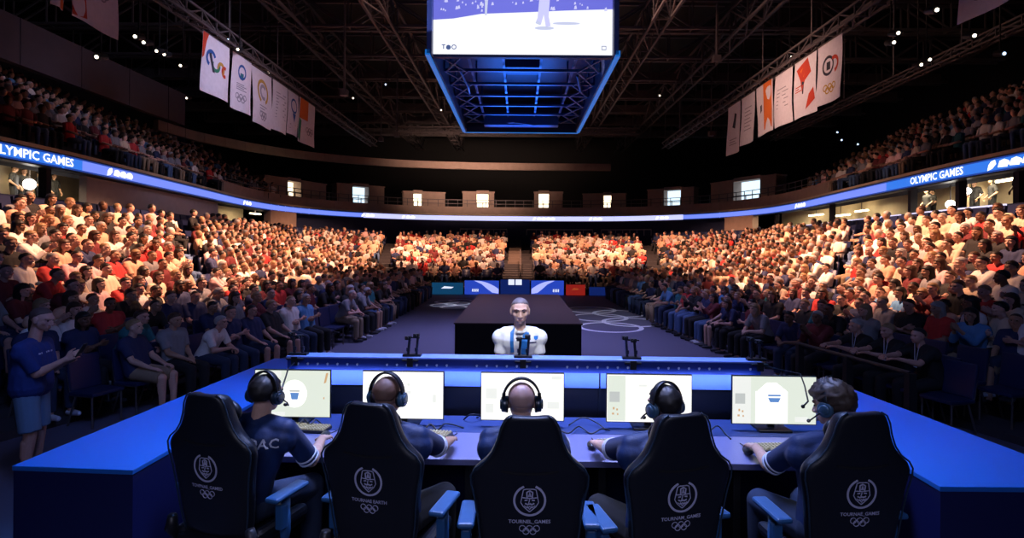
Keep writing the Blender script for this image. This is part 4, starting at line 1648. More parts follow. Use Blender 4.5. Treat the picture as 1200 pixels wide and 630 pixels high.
def place(o, loc, rz):
    o.location = loc
    o.rotation_euler = (0, 0, rz)


def project_fn(me, org, axis_u, axis_v, dirn):
    """fn(a, b, d): point on mesh hit from org + a*u + b*v going along dirn"""
    bv = BVHTree.FromPolygons([v.co.copy() for v in me.vertices], [tuple(p.vertices) for p in me.polygons])
    u, v_, dr = V(axis_u).normalized(), V(axis_v).normalized(), V(dirn).normalized()

    def fn(a, b, d):
        s = V(org) + u * a + v_ * b - dr * .5
        h = bv.ray_cast(s, dr)
        q = h[0] if h[0] is not None else V(org) + u * a + v_ * b
        return q - dr * (d + .002)
    return fn


# ------------------------------------------------------------------ the five players
def headset(J, mw, label, mic=0, sc=1.0, cup=None, band=None):
    root = bpy.data.objects.new('headset', None)
    COL.objects.link(root)
    root.matrix_world = mw @ Matrix.Translation(J['H']) @ J['hr'].to_4x4()
    tag(root, label, 'headset', 'headsets worn by the players')
    pts = [(math.sin(a) * .098 * sc, -.02, .008 + math.cos(a) * .118 * sc) for a in [RAD(-88 + 176 * i / 18) for i in range(19)]]
    mb = MB()
    P, fs = [], []
    for i, p in enumerate(pts):
        p = V(p)
        rr = V((p.x, 0, p.z)).normalized()
        for dy, dr in ((-.018, 0), (.018, 0), (.018, .012), (-.018, .012)):
            P.append(p + V((0, dy, 0)) + rr * dr)
    for i in range(len(pts) - 1):
        fs += [(i * 4 + k, i * 4 + (k + 1) % 4, i * 4 + 4 + (k + 1) % 4, i * 4 + 4 + k) for k in range(4)]
    fs += [(3, 2, 1, 0), tuple(range(len(P) - 4, len(P)))]
    mb.add(P, fs)
    mb.build('headband', band or M['headset_band'], root, True, bevel=.003)
    for s in (-1, 1):
        c = MB().cyl((s * .086, -.012, -.012), (s * .112, -.014, -.012), .044, .040, 18).cyl((s * .112, -.014, -.012), (s * .120, -.014, -.012), .030, .024, 18).build('ear_cup', cup or M['headset'], root, True, bevel=.004)
        MB().cyl((s * .074, -.012, -.012), (s * .089, -.012, -.012), .046, .046, 18).build('ear_cushion', M['headset_band'], c, True, bevel=.005)
        MB().bar((s * .1005, -.02, .0), (s * .098, -.02, .05), .012, .02).build('slider', M['headset_band'], c)
    if mic:
        MB().tube([(mic * .115, .0, -.02), (mic * .112, .05, -.05), (mic * .085, .10, -.075), (mic * .045, .125, -.08)], [.0045, .004, .004, .004], 8).sph((mic * .04, .126, -.08), (.014, .010, .010)).build('microphone_boom', M['headset_band'], root, True)
    return root


def player(ci, head_w, head_r, rh, lh, label, hair, skin, hairm, elbow_out=(1, 1), mic=0, hs_label='', lean=.0, cup=None, sleeve=.92, hk=1.0):
    ch = chairs[ci]
    bpy.context.view_layer.update()
    mw = Matrix.Translation(ch.location) @ Matrix.Rotation(ch.rotation_euler.z, 4, 'Z')
    inv = mw.inverted()
    L = lambda p: inv @ V(p)
    H = L(head_w)
    C = V((H.x * .62, H.y - .055 - lean, .965))
    d = (L(rh) - L(lh))
    sw = math.atan2(d.y, d.x) * .35
    dirs = []
    W = []
    for hw_, s in ((rh, 1), (lh, -1)):
        q = L(hw_)
        fw = (inv.to_3x3() @ V((-.05 * s, 1, 0))).normalized()
        W.append(q - fw * .085 + V((0, 0, .032)))
        th = V((-fw.y * -1, fw.x * -1, 0)) * (-s)
        dirs.append(((fw.x, fw.y, -.16), (0, -.1, 1), tuple(th)))
    J = pose((0, -.03, .615), C, H, head_r, W[0], W[1], poles=((.42 * elbow_out[0], -.25, -1), (-.42 * elbow_out[1], -.25, -1)), arm=(.30, .272), hd=dirs, curl=.30, sw=sw, k=hk,
             kn=((.14, .44, .55), (-.14, .44, .55)), an=((.15, .42, .09), (-.15, .42, .09)))
    o = link('person', body_mesh(J, 'person', SKIN[skin]))
    o.matrix_world = mw
    tag(o, label, 'person', 'players seated at the desk')
    sm = shirt_mesh(J, 'jersey', M['jersey'], sleeve)
    sh = link('jersey', sm, o)
    for i in range(2):
        e = J['sh'][i].lerp(J['el'][i], sleeve)
        dd = (J['el'][i] - J['sh'][i]).normalized()
        MB().cyl(e - dd * .012, e + dd * .002, .0635, .063, 20).cyl(e - dd * .040, e - dd * .028, .0645, .064, 20).build('sleeve_trim', M['jersey_trim'], sh, True)
    link('trousers', pants_mesh(J, 'trousers', PANTS_M[0 if ci in (0, 4) else 2], 1.95), o)
    [link('shoe', shoe_mesh(J, 'shoe', SHOE_D, q), o) for q in (0, 1)]
    link('hair', hair_mesh(J, 'hair', hairm, hair, ci + 1), o)
    link('eyes', eyes_mesh(J, 'eyes'), o)
    bpy.context.view_layer.update()
    headset(J, mw, hs_label, mic, hk, cup)
    return o, J, sm, sh


M['cup_blue'] = mat('headset_cup_blue_grey', (.05, .12, .20), .35, coat=.4)
M['hair_buzz'] = mat('buzzed_hair', (.16, .085, .06), .6, scale=220, var=.3)
M['scalp'] = mat('shaved_scalp', (.48, .30, .26), .45, scale=220, var=.06)
DK = DZ + .006
o1, J1, sm1, sh1 = player(0, at(312, 461, 3.28), rotm(0, -6), at(382, 514, 3.72), at(300, 515, 3.75), 'person in navy jersey with dark hair seated at the leftmost monitor, hand on mouse', 'short', 0, HAIR[0],
                          (1.2, .6), 1, 'black headset on the dark-haired player at the leftmost monitor')
f1 = project_fn(sm1, J1['C'] + V((.04, 0, .015)), (1, 0, 0), (0, 0, 1), (0, 1, 0))
mb = MB()
put_text(mb, 'RDAC', .075, f1, .001, .075, .0)
mb.build('lettering', M['jersey_trim'], sh1)
player(1, at(455, 463, 3.18), rotm(-2, -4), at(529, 516, 3.70), at(425, 510, 3.75), 'person in navy jersey with shaven brown head seated at the second monitor', 'buzz', 2, M['hair_buzz'],
       (1.4, .6), 0, 'black headset on the shaven-headed player at the second monitor', 0, M['cup_blue'])
player(2, at(611, 470, 3.10), rotm(2, -2), at(655, 515, 3.7), at(577, 508, 3.86), 'bald person in navy jersey seated at the middle monitor', 'bald', 0, M['scalp'],
       (.8, .8), 0, 'black headset on the bald player in the middle', 0, None)
player(3, at(778, 475, 3.08), rotm(14, -6), at(758, 516, 3.62), at(697, 520, 3.62), 'person in navy jersey with short dark hair at the fourth monitor, arm stretched to mouse', 'short', 0, HAIR[0],
       (.7, 1.3), -1, 'black headset with blue-grey cup on the player at the fourth monitor', .02, M['cup_blue'])
player(4, at(974, 474, 3.08), rotm(30, -14), at(938, 523, 3.55), at(880, 524, 3.58), 'person in navy jersey with tousled brown hair looking at the rightmost monitor', 'fluffy', 0, mat('hair_ash_brown', (.055, .036, .028), .5, scale=120, var=.5),
       (.7, 1.3), -1, 'black headset worn by the tousle-haired player at the rightmost monitor', .02, M['cup_blue'])

# ------------------------------------------------------------------ the man in white behind the desk
cx_, cy_ = .015, 5.24
cm = Matrix.Translation((cx_, cy_, PZ)) @ Matrix.Rotation(PI, 4, 'Z')
J = pose((0, -.02, .94), (0, .15, 1.255), (0.0, .235, 1.525), rotm(2, -8), (.175, .36, .875), (-.175, .36, .875), kn=((.11, -.02, .50), (-.11, -.02, .50)), an=((.13, -.10, .09), (-.13, -.10, .09)),
         poles=((.15, -1, .1), (-.15, -1, .1)), hd=[((.05, .9, -.35), (0, .3, 1), (-1, 0, 0)), ((-.05, .9, -.35), (0, .3, 1), (1, 0, 0))], shw=.160, shz=.055, k=1.05, arm=(.285, .25))
J['girth'] = .95
co = link('person', body_mesh(J, 'person', SKIN[0]))
co.matrix_world = cm
tag(co, 'man in white shirt with blue neck sash leaning on the ledge, facing the players', 'person')
csm = shirt_mesh(J, 'shirt', M['white_shirt'], .62, sr=.052)
csh = link('shirt', csm, co)
link('trousers', pants_mesh(J, 'trousers', PANTS_M[2], 1.95), co)
[link('shoe', shoe_mesh(J, 'shoe', SHOE_D, q), co) for q in (0, 1)]
link('hair', hair_mesh(J, 'hair', mat('grey_buzzed_hair', (.16, .13, .14), .6, scale=220, var=.3), 'buzz', 4), co)
link('eyes', eyes_mesh(J, 'eyes'), co)
link('eyebrows', brows_mesh(J, 'eyebrows', HAIR[1]), co)
mb = MB()
for a, b, c in (((-.018, .0895, -.0655)), ):
    mb.tube([J['H'] + J['hr'] @ (V(q) * 1.06) for q in ((-.022, .083, -.0655), (0, .0905, -.0650), (.022, .083, -.0655))], [.002, .003, .002], 6)
mb.build('mouth', mat('lip_red', (.30, .10, .09), .5), co)
fc = project_fn(csm, J['C'], (1, 0, 0), (0, 0, 1), (0, -1, 0))
mb = MB()
mb.ribbon([(.060, .125), (.070, .07), (.072, 0), (.070, -.06), (.066, -.11)], .032, fc, .001, .007)
mb.build('sash_strip', M['sash'], csh)
mb = MB()
mb.ribbon([(-.060, .125), (-.058, .07), (-.048, 0), (-.042, -.07), (-.040, -.17)], .050, fc, .001, .008)
mb.ribbon([(-.050, .08), (-.030, .0), (-.028, -.12)], .03, fc, .004, .012)
mb.build('sash_strip', M['sash'], csh)
mb = MB()
N = J['N']
mb.tube([N + V((.060 * math.cos(a) * 1.02, .066 * math.sin(a) - .002 + .012, .012 + .012 * -math.sin(a))) for a in [RAD(-30 + 240 * i / 16 + 180 - 30 - 60) for i in range(17)]], .014, 8)
mb.build('collar', M['white_shirt'], csh, True)
MB().ribbon([(0, .06), (0, -.02), (.0, -.16)], .022, fc, .0, .003).build('placket', mat('placket_grey', (.62, .63, .64), .7), csh)
MB().ribbon([(-.15, -.01), (-.09, -.015)], .010, fc, .0, .004).build('pocket_edge', M['desk_face'], csh)
MB().prism([(-.165, .045), (-.125, .045), (-.128, .02), (-.145, .008), (-.162, .02)], 0, .003, fc).build('badge', M['sash'], csh)

# ------------------------------------------------------------------ man standing at the left with a phone
gx = at(40, 375, 5.6)
J = pose((0, -.02, .95), (0, -.01, 1.30), (0, .07, 1.635), rotm(-6, -16), (.06, .31, 1.23), (-.04, .29, 1.20), kn=((.10, .03, .50), (-.10, .0, .50)), an=((.11, -.02, .09), (-.11, -.04, .09)),
         poles=((.3, -.6, -1), (-.3, -.6, -1)), hd=[((-.35, .8, .45), (.7, .3, .3), (0, -.3, 1)), ((.35, .8, .45), (-.7, .3, .3), (0, -.3, 1))], curl=.6, shw=.20, k=1.05)
J['girth'] = 1.28
gm = Matrix.Translation((gx.x, gx.y, 0)) @ Matrix.Rotation(RAD(-78), 4, 'Z')
go = link('person', body_mesh(J, 'person', SKIN[1]))
go.matrix_world = gm
tag(go, 'man in navy T-shirt and denim shorts standing with a phone beside the left counter', 'person')
gsm = shirt_mesh(J, 'shirt', mat('navy_cotton', (.015, .04, .20), .8, scale=30), .9)
gsh = link('shirt', gsm, go)
link('shorts', pants_mesh(J, 'shorts', mat('pale_denim', (.14, .24, .38), .85, scale=120), .93), go)
[link('shoe', shoe_mesh(J, 'shoe', SHOE_D, q), go) for q in (0, 1)]
link('hair', hair_mesh(J, 'hair', mat('buzzed_dark_hair', (.07, .04, .035), .6, scale=220, var=.3), 'buzz', 6), go)
link('eyes', eyes_mesh(J, 'eyes'), go)
fg = project_fn(gsm, J['C'], (1, 0, 0), (0, 0, 1), (0, -1, 0))
fs_ = project_fn(gsm, J['C'], (0, 1, 0), (0, 0, 1), (-1, 0, 0))
mb = MB()
for x in (-.10, -.06, -.02, .05, .09):
    mb.ribbon([(x, -.0), (x + .022, .0)], .016, fg, 0, .003)
mb.build('chest_print', M['jersey_trim'], gsh)
ph = MB().box((0, 0, 0), (.075, .012, .15), Matrix.Rotation(RAD(-30), 3, 'X')).build('mobile_phone', M['black_gloss'], bevel=.003)
ph.matrix_world = gm @ Matrix.Translation((.01, .425, 1.31))
tag(ph, 'black phone held up by the man standing at the left', 'phone')
MB().box((0, -.0075, 0), (.066, .002, .135), Matrix.Rotation(RAD(-30), 3, 'X')).build('screen', glow('phone_glow', (.3, .35, .5), .25), ph)
# ------------------------------------------------------------------ spectators
HEADS = {}


def spectator_protos():
    S = .455
    kn = ((.12, .42, .50), (-.12, .42, .50))
    an = ((.12, .42, .09), (-.12, .42, .09))
    P0 = (0, -.02, S + .105)
    down = [((-.5, .8, -.3), (.2, .2, 1), (-.8, -.5, 0)), ((.5, .8, -.3), (-.2, .2, 1), (.8, -.5, 0))]
    fwd = [((-.1, 1, -.2), (.1, .2, 1), (-1, 0, 0)), ((.1, 1, -.2), (-.1, .2, 1), (1, 0, 0))]
    poses = [
        # hands folded in the lap
        pose(P0, (0, -.06, .93), (0, .0, 1.20), rotm(0, -4), (.06, .26, .64), (-.05, .24, .66), kn, an, hd=down, curl=.5),
        # hands on the thighs, leaning back
        pose(P0, (0, -.10, .92), (0.01, -.06, 1.19), rotm(8, 4), (.15, .27, .64), (-.15, .27, .64), kn, an, hd=fwd, curl=.25),
        # elbows towards the knees, leaning forward
        pose(P0, (0, .14, .90), (0, .27, 1.14), rotm(0, 2), (.05, .46, .72), (-.05, .46, .70), kn, an, hd=down, curl=.6, poles=((.7, -.1, -1), (-.7, -.1, -1))),
        # arms crossed
        pose(P0, (0, -.08, .93), (0, -.03, 1.20), rotm(-8, 0), (-.06, .17, .84), (.06, .19, .80), kn, an, hd=[((-1, .2, .1), (0, 1, .3), (0, .2, 1)), ((1, .2, -.1), (0, 1, .3), (0, .2, 1))], curl=.35),
        # clapping
        pose(P0, (0, -.02, .93), (0, .04, 1.20), rotm(4, 0), (.035, .33, .98), (-.035, .33, .98), kn, an, hd=[((-.1, .8, .6), (1, 0, .1), (0, -.6, .8)), ((.1, .8, .6), (-1, 0, .1), (0, -.6, .8))], curl=.12),
        # reaching forward on to the rail
        pose(P0, (0, .12, .94), (0, .22, 1.20), rotm(0, -4), (.10, .66, .90), (-.12, .62, .90), kn, an, hd=[((-.6, .8, 0), (0, 0, 1), (-.8, -.6, 0)), ((.5, .85, 0), (0, 0, 1), (.85, -.5, 0))], curl=.4),
    ]
    out = []
    for i, J in enumerate(poses):
        J['girth'] = (1.0, 1.15, 1.0, 1.2, 1.0, 1.1)[i]
        b = body_mesh(J, 'person', SKIN[0], .0075, 2)
        s = shirt_mesh(J, 'shirt', SHIRT_M[0], .8 if i != 4 else 1.7, .013, 3)
        p = pants_mesh(J, 'trousers', PANTS_M[0], 1.95 if i != 1 else .95, .015, 3)
        f = [shoe_mesh(J, 'shoe', SHOE, q) for q in (0, 1)]
        h = [hair_mesh(J, 'hair', HAIR[0], st, i * 3 + j) for j, st in enumerate(('short', 'long', 'buzz'))]
        out.append((b, s, p, f, h, eyes_mesh(J, 'eyes')))
    return out


PROTO = spectator_protos()
WARMSH = [0, 0, 0, 0, 1, 1, 1, 2, 2, 3, 6, 8, 8, 10, 10, 4, 5, 5]
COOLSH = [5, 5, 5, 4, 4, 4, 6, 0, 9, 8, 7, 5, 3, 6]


VARIANT = {}


def in_material(me, m):
    key = (me.name, m.name)
    if key not in VARIANT:
        c = me.copy()
        c.materials.clear()
        c.materials.append(m)
        VARIANT[key] = c
    return VARIANT[key]


def spectator(pos, rz, where, shirt=None, pi=None, skin=None, hair=None, hs=None, group=None, k=1.0, pants=None, label=None, shoes=True):
    pi = rnd.choice((0, 0, 1, 2, 3, 4)) if pi is None else pi
    b, s, p, f, h, ey = PROTO[pi]
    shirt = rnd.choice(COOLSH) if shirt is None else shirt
    skin = rnd.choice((0, 0, 1, 1, 2, 2, 3)) if skin is None else skin
    hair = rnd.choice((0, 0, 0, 1, 1, 2, 3)) if hair is None else hair
    hs = rnd.choice((0, 0, 0, 1, 1, 2)) if hs is None else hs
    pants = rnd.choice((0, 0, 1, 2, 2, 3)) if pants is None else pants

    def mk(name, me, m, par=None):
        o = bpy.data.objects.new(name, in_material(me, m))
        if par is not None:
            o.parent = par
        COL.objects.link(o)
        return o
    r = mk('person', b, SKIN[skin])
    r.location, r.rotation_euler, r.scale = pos, (0, 0, rz), (k, k, k)
    tag(r, label or 'person in %s shirt, %s' % (SHIRTS[shirt][0], where), 'person', group)
    mk('shirt', s, SHIRT_M[shirt], r)
    mk('trousers', p, PANTS_M[pants], r)
    mk('hair', h[hs], HAIR[hair], r)
    if shoes:
        sm_ = SHOE if rnd.random() < .4 else SHOE_D
        for q in f:
            mk('shoe', q, sm_, r)
        o = bpy.data.objects.new('eyes', ey)
        o.parent = r
        COL.objects.link(o)
    return r


# floor chair with parts
def floor_chair_proto():
    root = MB().box((0, 0, .43), (.44, .42, .05)).build('arena_chair', M['seat_navy'], bevel=.015)
    b = MB().box((0, -.225, .68), (.43, .05, .46), Matrix.Rotation(RAD(8), 3, 'X')).build('backrest', M['seat_navy'], root, bevel=.02)
    for s in (-1, 1):
        MB().tube([(s * .20, .18, .0), (s * .20, .17, .40), (s * .205, -.18, .41), (s * .205, -.24, .70)], .013, 6).tube([(s * .20, -.10, .41), (s * .20, -.24, 0)], .013, 6).build('leg_frame', M['steel'], root)
    return root


FC = floor_chair_proto()
FC.location = (0, -40, 0)
n_fc = 0
# rows on the arena floor, (side, row) -> path from far to near
FROWS = []
for side, ctrl in ((-1, [(-4.45, 25.6), (-4.4, 20), (-4.35, 16), (-4.55, 12.5), (-5.2, 9.0), (-5.9, 6.6)]), (1, [(4.5, 25.6), (4.6, 20), (4.75, 16), (5.05, 12.5), (5.35, 9.0), (5.9, 6.6)])):
    for r in range(4):
        FROWS.append((side, r, Path(catmull([(a + side * .78 * r, b) for a, b in ctrl]))))
cand = []     # candidate seats: (depth, kind, side, row, along, pos, rz)
for side, r, pth in FROWS:
    n = int(pth.L / .60)
    for i in range(n):
        d = .3 + i * .60
        p, nn = pth.at(d)
        pos = V((p.x, p.y, .10 * r))
        inward = math.atan2(p.x, 1) * 0 + (PI / 2 if side > 0 else -PI / 2)
        rz = inward + side * RAD(14)
        cand.append([pos.y, 'floor', side, r, n - i, pos, rz])
mb = MB()
for side, r, pth in FROWS:
    if r:
        pth.sweep(mb, rect(-.42, .40, 0, .10 * r) if side < 0 else rect(-.42, .40, 0, .10 * r), 0, pth.L, 1.0)
struct(mb.build('floor_riser', M['dark_concrete']))

AISLE_PX = [(40, 58), (425, 437), (590, 621), (806, 816), (1140, 1160)]
for k in range(NROW + NEMPTY):
    pth = ROWS[k]
    n = int(pth.L / .54)
    cnt = {}
    for i in range(n):
        d = (i + .5) * pth.L / n
        p, nn = pth.at(d)
        if p.y < 4:
            continue
        px = p.x / p.y * F + CX
        if px < -40 or px > 1240:
            continue
        # aisles run straight up the stand at fixed shares of the row length
        s_ = d / pth.L
        if any(abs(s_ - q) < .55 / pth.L for q in (.17, .315, .40, .60, .685, .83)) or abs(p.x + .12) < .95 and p.y > 20:
            continue
        side = -1 if s_ < .36 else 1 if s_ > .64 else 0
        rz = math.atan2(nn.x, -nn.y)      # facing along -n
        cand.append([p.y, 'bowl', side, k, i, V((p.x, p.y, zrow(k))), rz])
# the rail and its three staff are placed by hand: keep their spot free
RAILP = [(at(1001, 384, 8.7), 4, 'nearest the floor'), (at(1038, 391, 8.25), 5, 'between two others'), (at(1074, 400, 7.8), 5, 'nearest the camera')]
people, empties = [], []
for c in cand:
    y, kind, side, r, i, pos, rz = c
    k_empty = kind == 'bowl' and r >= NROW
    occ = rnd.random() < (.0 if k_empty else .93 if kind == 'floor' else .93)
    if kind == 'floor':
        if side > 0 and r < 2 and 7.2 < y < 9.5 or y < 6.8:
            occ = False
        if side < 0 and r == 0 and y < 7.3:
            occ = False
        if side < 0 and r == 0 and 12.2 < y < 13.6:
            occ = False
    (people if occ else empties).append(c)
for c in people:
    c.append(c[5].length)
people.sort(key=lambda c: c[7])


def in_view(c):
    p = c[5]
    px = p.x / p.y * F + CX
    py = CY + (CAMZ - p.z - 1.2) / p.y * F
    return -12 < px < 1212 and py < 600


N_IND = 286
vis = [c for c in people if in_view(c)]
ind, rest = vis[:N_IND], vis[N_IND:]
byrow = {}
for c in ind:
    byrow.setdefault((c[1], c[2], c[3]), []).append(c)
RN = ['front', 'second', 'third', 'fourth', 'fifth', 'sixth', 'seventh', 'eighth', 'ninth', 'tenth']
for (kind, side, r), L in byrow.items():
    L.sort(key=lambda c: c[0])
    sd = 'left' if side < 0 else 'right' if side > 0 else 'far'
    for j, c in enumerate(L):
        where = '%s from the camera in the %s %s row on the %s' % (ordinal(j + 1), RN[r], 'floor' if kind == 'floor' else 'stand', sd)
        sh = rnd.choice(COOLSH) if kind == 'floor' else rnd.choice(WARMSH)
        a = rz = c[6] + rnd.uniform(-.25, .25)
        spectator(c[5], rz, where, sh, group='%s spectators on the %s' % ('floor row' if kind == 'floor' else 'stand', sd), k=rnd.uniform(.95, 1.06), shoes=c[0] < 17)
# floor chairs: under every floor spectator and the empty floor places that show
floor_places = sorted([c for c in people + empties if c[1] == 'floor' and in_view(c) and c[0] > 6.8], key=lambda c: c[0])[:215]
fcn = {}
for c in floor_places:
    fcn[(c[2], c[3])] = fcn.get((c[2], c[3]), 0) + 1
    o = FC if n_fc == 0 else copy_tree(FC)
    n_fc += 1
    place(o, c[5], c[6])
    sd = 'left' if c[2] < 0 else 'right'
    tag(o, 'navy arena chair, %s from the camera in the %s floor row on the %s' % (ordinal(fcn[(c[2], c[3])]), RN[c[3]], sd), 'chair', 'chairs in the %s floor row on the %s' % (RN[c[3]], sd))
# empty navy tip-up seats at the top of the lower stand
def tip_seat(mb):
    mb.box((0, -.20, .62), (.46, .06, .58), Matrix.Rotation(RAD(7), 3, 'X'))
    mb.box((0, -.12, .52), (.42, .09, .40), Matrix.Rotation(RAD(-6), 3, 'X'))
    mb.box((-.25, -.08, .42), (.04, .32, .26)).box((.25, -.08, .42), (.04, .32, .26))
    mb.box((0, -.16, .22), (.10, .10, .44))
    return mb


seat_me = tip_seat(MB()).mesh('tip_up_seat', M['seat_navy'])
es = [c for c in empties if c[1] == 'bowl' and in_view(c)]
es.sort(key=lambda c: c[0])
esn = {}
for c in es[:85]:
    o = link('tip_up_seat', seat_me)
    place(o, c[5], c[6])
    sd = {-1: 'left', 0: 'far', 1: 'right'}[c[2]]
    esn[(c[2], c[3])] = q = esn.get((c[2], c[3]), 0) + 1
    rn = 'top' if c[3] == NROW + 1 else 'second-highest' if c[3] == NROW else RN[c[3]]
    tag(o, 'empty navy tip-up seat, %s from the camera in the %s row of the %s stand' % (ordinal(q), rn, sd), 'seat', 'empty seats in the %s stand' % sd)


# everyone and every seat beyond those: one mesh each
def lod_person():
    mb = MB()
    mb.cur = 0
    mb.sph((0, .0, 1.19), (.080, .095, .118), n=8, k=6).cyl((0, -.03, 1.0), (0, -.01, 1.1), .055, .055, 6)
    for s in (-1, 1):
        mb.cyl((s * .24, .02, .78), (s * .10, .28, .70), .04, .035, 6).sph((s * .08, .31, .70), (.04, .05, .035), n=6, k=4)
    mb.cur = 1
    mb.sph((0, -.02, 1.235), (.088, .100, .090), n=8, k=6)
    mb.cur = 2
    n = 10
    P = []
    for z, a, b, y in ((.50, .17, .13, -.03), (.62, .175, .14, -.03), (.85, .19, .125, -.04), (1.0, .20, .10, -.04), (1.06, .10, .07, -.03)):
        P += [V((a * math.cos(2 * PI * i / n), y + b * math.sin(2 * PI * i / n), z)) for i in range(n)]
    mb.add(P, [(j * n + i, j * n + (i + 1) % n, (j + 1) * n + (i + 1) % n, (j + 1) * n + i) for j in range(4) for i in range(n)] + [tuple(range(4 * n, 5 * n))])
    for s in (-1, 1):
        mb.cyl((s * .20, -.03, 1.0), (s * .25, .02, .76), .062, .052, 6)
    mb.cur = 3
    for s in (-1, 1):
        mb.cyl((s * .09, 0, .54), (s * .12, .44, .52), .085, .065, 6).cyl((s * .12, .44, .52), (s * .12, .42, .05), .06, .045, 6)
    return mb


def lod_mass(name, places, mats, pick, tmpl, label, cat):
    T = np.array(tmpl.v, float)
    fl = np.array([len(f) for f in tmpl.f])
    fi = np.concatenate([np.array(f) for f in tmpl.f])
    fm = np.array(tmpl.m)
    nv = len(T)
    Vs, Is, Ms = [], [], []
    for q, (pos, rz, k) in enumerate(places):
        c, s = math.cos(rz), math.sin(rz)
        X = T * k
        kx = rnd.uniform(.92, 1.08)
        Y = np.stack([(X[:, 0] * c * kx - X[:, 1] * s), (X[:, 0] * s * kx + X[:, 1] * c), X[:, 2]], 1) + np.array(pos)
        Vs.append(Y)
        Is.append(fi + q * nv)
        Ms.append(np.array(pick(pos), int)[fm])
    Vs, Is, Ms = np.concatenate(Vs), np.concatenate(Is), np.concatenate(Ms)
    L = np.tile(fl, len(places))
    me = bpy.data.meshes.new(name)
    me.vertices.add(len(Vs))
    me.vertices.foreach_set('co', Vs.ravel())
    me.loops.add(len(Is))
    me.loops.foreach_set('vertex_index', Is.astype(np.int32))
    me.polygons.add(len(L))
    st = np.concatenate([[0], np.cumsum(L)[:-1]]).astype(np.int32)
    me.polygons.foreach_set('loop_start', st)
    for m in mats:
        me.materials.append(m)
    me.polygons.foreach_set('material_index', Ms.astype(np.int32))
    me.update(calc_edges=True)
    me.validate()
    o = link(name, me)
    return tag(o, label, cat, kind='stuff')


places = [(c[5], c[6] + rnd.uniform(-.3, .3), rnd.uniform(.95, 1.12)) for c in rest]
# upper tier rows
for a, b in ((0, RP.s_px(338)), (RP.s_px(922), s1)):
    for j in range(NU):
        o_, z = .55 + .62 * j, 4.95 + .33 * j
        n = int(abs(b - a) / .58)
        for i in range(n):
            d = a + (b - a) * (i + .5) / n
            q = RP.pt(d, o_ + .30, z)
            px = q.x / q.y * F + CX
            if q.y < 6 or px < -20 or px > 1220 or rnd.random() < .22:
                continue
            _, nn = RP.at(d)
            places.append((q, math.atan2(nn.x, -nn.y) + rnd.uniform(-.2, .2), rnd.uniform(.95, 1.05)))
mass_mats = SKIN + HAIR + SHIRT_M + PANTS_M


def pick(pos):
    return [rnd.choice((0, 0, 1, 1, 2, 2, 3)), 4 + rnd.choice((0, 0, 0, 1, 1, 2, 3)), 8 + rnd.choice(COOLSH + [0, 1, 10, 6] if pos.z > 4.8 or pos.z < .2 else WARMSH), 8 + len(SHIRT_M) + rnd.choice((0, 1, 2, 2, 3))]  # upper-tier shirts lean dark, so part of the dimness is in their colour


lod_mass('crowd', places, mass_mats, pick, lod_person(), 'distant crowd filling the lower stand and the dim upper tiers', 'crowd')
seat_places = [(c[5], c[6], 1) for c in es[85:]] + [(c[5], c[6], 1) for c in people if c[1] == 'bowl']
lod_mass('stadium_seating', seat_places, [M['seat_navy']], lambda p: [0], tip_seat(MB()), 'navy tip-up stadium seating under and between the crowd', 'seating')

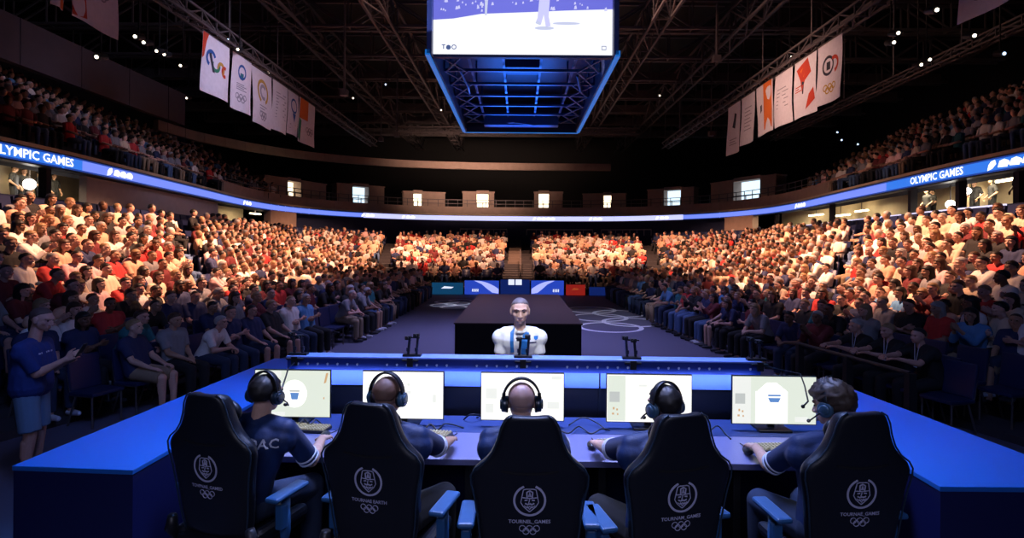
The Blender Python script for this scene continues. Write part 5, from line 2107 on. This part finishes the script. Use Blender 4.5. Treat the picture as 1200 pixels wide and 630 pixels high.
# staff leaning on the rail at the right
rail = empty('crowd_barrier', (0, 0, 0), 0, 'dark steel rail in front of the three leaning people at the right', 'barrier')
ra, rb = V((4.62, 9.1, 0)), V((4.95, 7.0, 0))
MB().tube([ra + V((0, 0, .84)), rb + V((0, 0, .84))], .03, 10).build('top_rail', M['plastic'], rail)
MB().tube([ra + V((0, 0, .2)), rb + V((0, 0, .2))], .02, 8).build('bottom_rail', M['plastic'], rail)
for t in (0, .5, 1):
    q = ra.lerp(rb, t)
    MB().box(q + V((0, 0, .42)), (.09, .10, .84)).build('post', M['black'], rail)
for (p, hs, wh), lb, hr in zip(RAILP, ('person with cropped hair in black shirt leaning on the right rail, farthest of three', 'person with fair hair in black shirt leaning on the right rail, middle of three',
                                   'dark-haired person in black shirt leaning on the right rail, nearest of three'), (3, 2, 0)):
    s = spectator((p.x + .22, p.y, max(0, p.z - 1.16)), PI / 2 + .12, '', 5, 5, 1, hr, 0 if hr else 2, 'people leaning on the right rail', 1.0, 2, lb)
    c = copy_tree(FC) if False else None
    o = copy_tree(FC)
    place(o, (p.x + .22, p.y, max(0, p.z - 1.16)), PI / 2 + .12)
    tag(o, 'navy arena chair under the %s person leaning on the right rail' % {3: 'farthest', 2: 'middle', 0: 'nearest'}[hr], 'chair', 'chairs behind the right rail')
    b_ = max(0, p.z - 1.16)
    if b_ > .02:
        struct(MB().box((p.x + .3, p.y, b_ / 2), (.9, .5, b_)).build('floor_riser', M['dark_concrete']))
    # lanyard badge
    MB().ribbon([(-.04, .16), (-.012, -.08), (.0, -.1), (.012, -.08), (.04, .16)], .008, lambda a, b, d: V((a, .245 + .02 * (b + .1) - b * .12 + d, .93 + b)), 0, .004).build('lanyard', M['jersey_trim'], s)
    MB().box((0, .262, .80), (.06, .006, .085)).build('badge', M['jersey_trim'], s)
# people standing on the concourse, in silhouette
def standing_proto():
    J = pose((0, -.0, .95), (0, .0, 1.29), (0, .03, 1.58), rotm(0, -4), (.20, .16, .93), (-.20, .14, .93), kn=((.10, .02, .50), (-.10, .0, .50)), an=((.11, -.02, .09), (-.11, -.04, .09)),
             poles=((.5, -.7, -.2), (-.5, -.7, -.2)), hd=[((0, .3, -1), (1, 0, 0), (0, 1, .2)), ((0, .3, -1), (-1, 0, 0), (0, 1, .2))], curl=.35)
    return (body_mesh(J, 'person', SKIN[0], .009, 2), shirt_mesh(J, 'shirt', SHIRT_M[5], .85, .014, 3), pants_mesh(J, 'trousers', PANTS_M[2], 1.95, .016, 3), [shoe_mesh(J, 'shoe', SHOE_D, q) for q in (0, 1)],
            [hair_mesh(J, 'hair', HAIR[0], st, 3) for st in ('short', 'long', 'buzz')], eyes_mesh(J, 'eyes'))


PROTO.append(standing_proto())
for px, off, rz, lb in ((16, 2.2, .3, 'dark silhouette standing nearest the camera on the left concourse'), (25, 2.4, -.4, 'dark silhouette standing left of the round concourse lamp'),
                        (46, 2.2, .6, 'dark silhouette standing just right of the round concourse lamp'), (62, 2.3, -.3, 'dark silhouette standing beside the pillar on the left concourse'),
                        (1086, 2.0, .2, 'dark silhouette by the column beside the pale wall on the right concourse'), (1094, 2.3, -.3, 'second dark silhouette by the column on the right concourse'),
                        (1141, 2.0, .4, 'dark silhouette under the small round lamp on the right concourse'), (1163, 2.1, -.2, 'dark silhouette between the lamps of the near right concourse'),
                        (1194, 1.4, .1, 'tall dark silhouette nearest the camera on the right concourse')):
    s_ = RP.s_px(px, off)
    q = RP.pt(s_, off, 3.32)
    _, nn = RP.at(s_)
    spectator(q, math.atan2(nn.x, -nn.y) + rz, '', 5, 6, 2, 0, rnd.choice((0, 1, 2)), 'silhouettes standing on the concourse', .80, 2, lb)
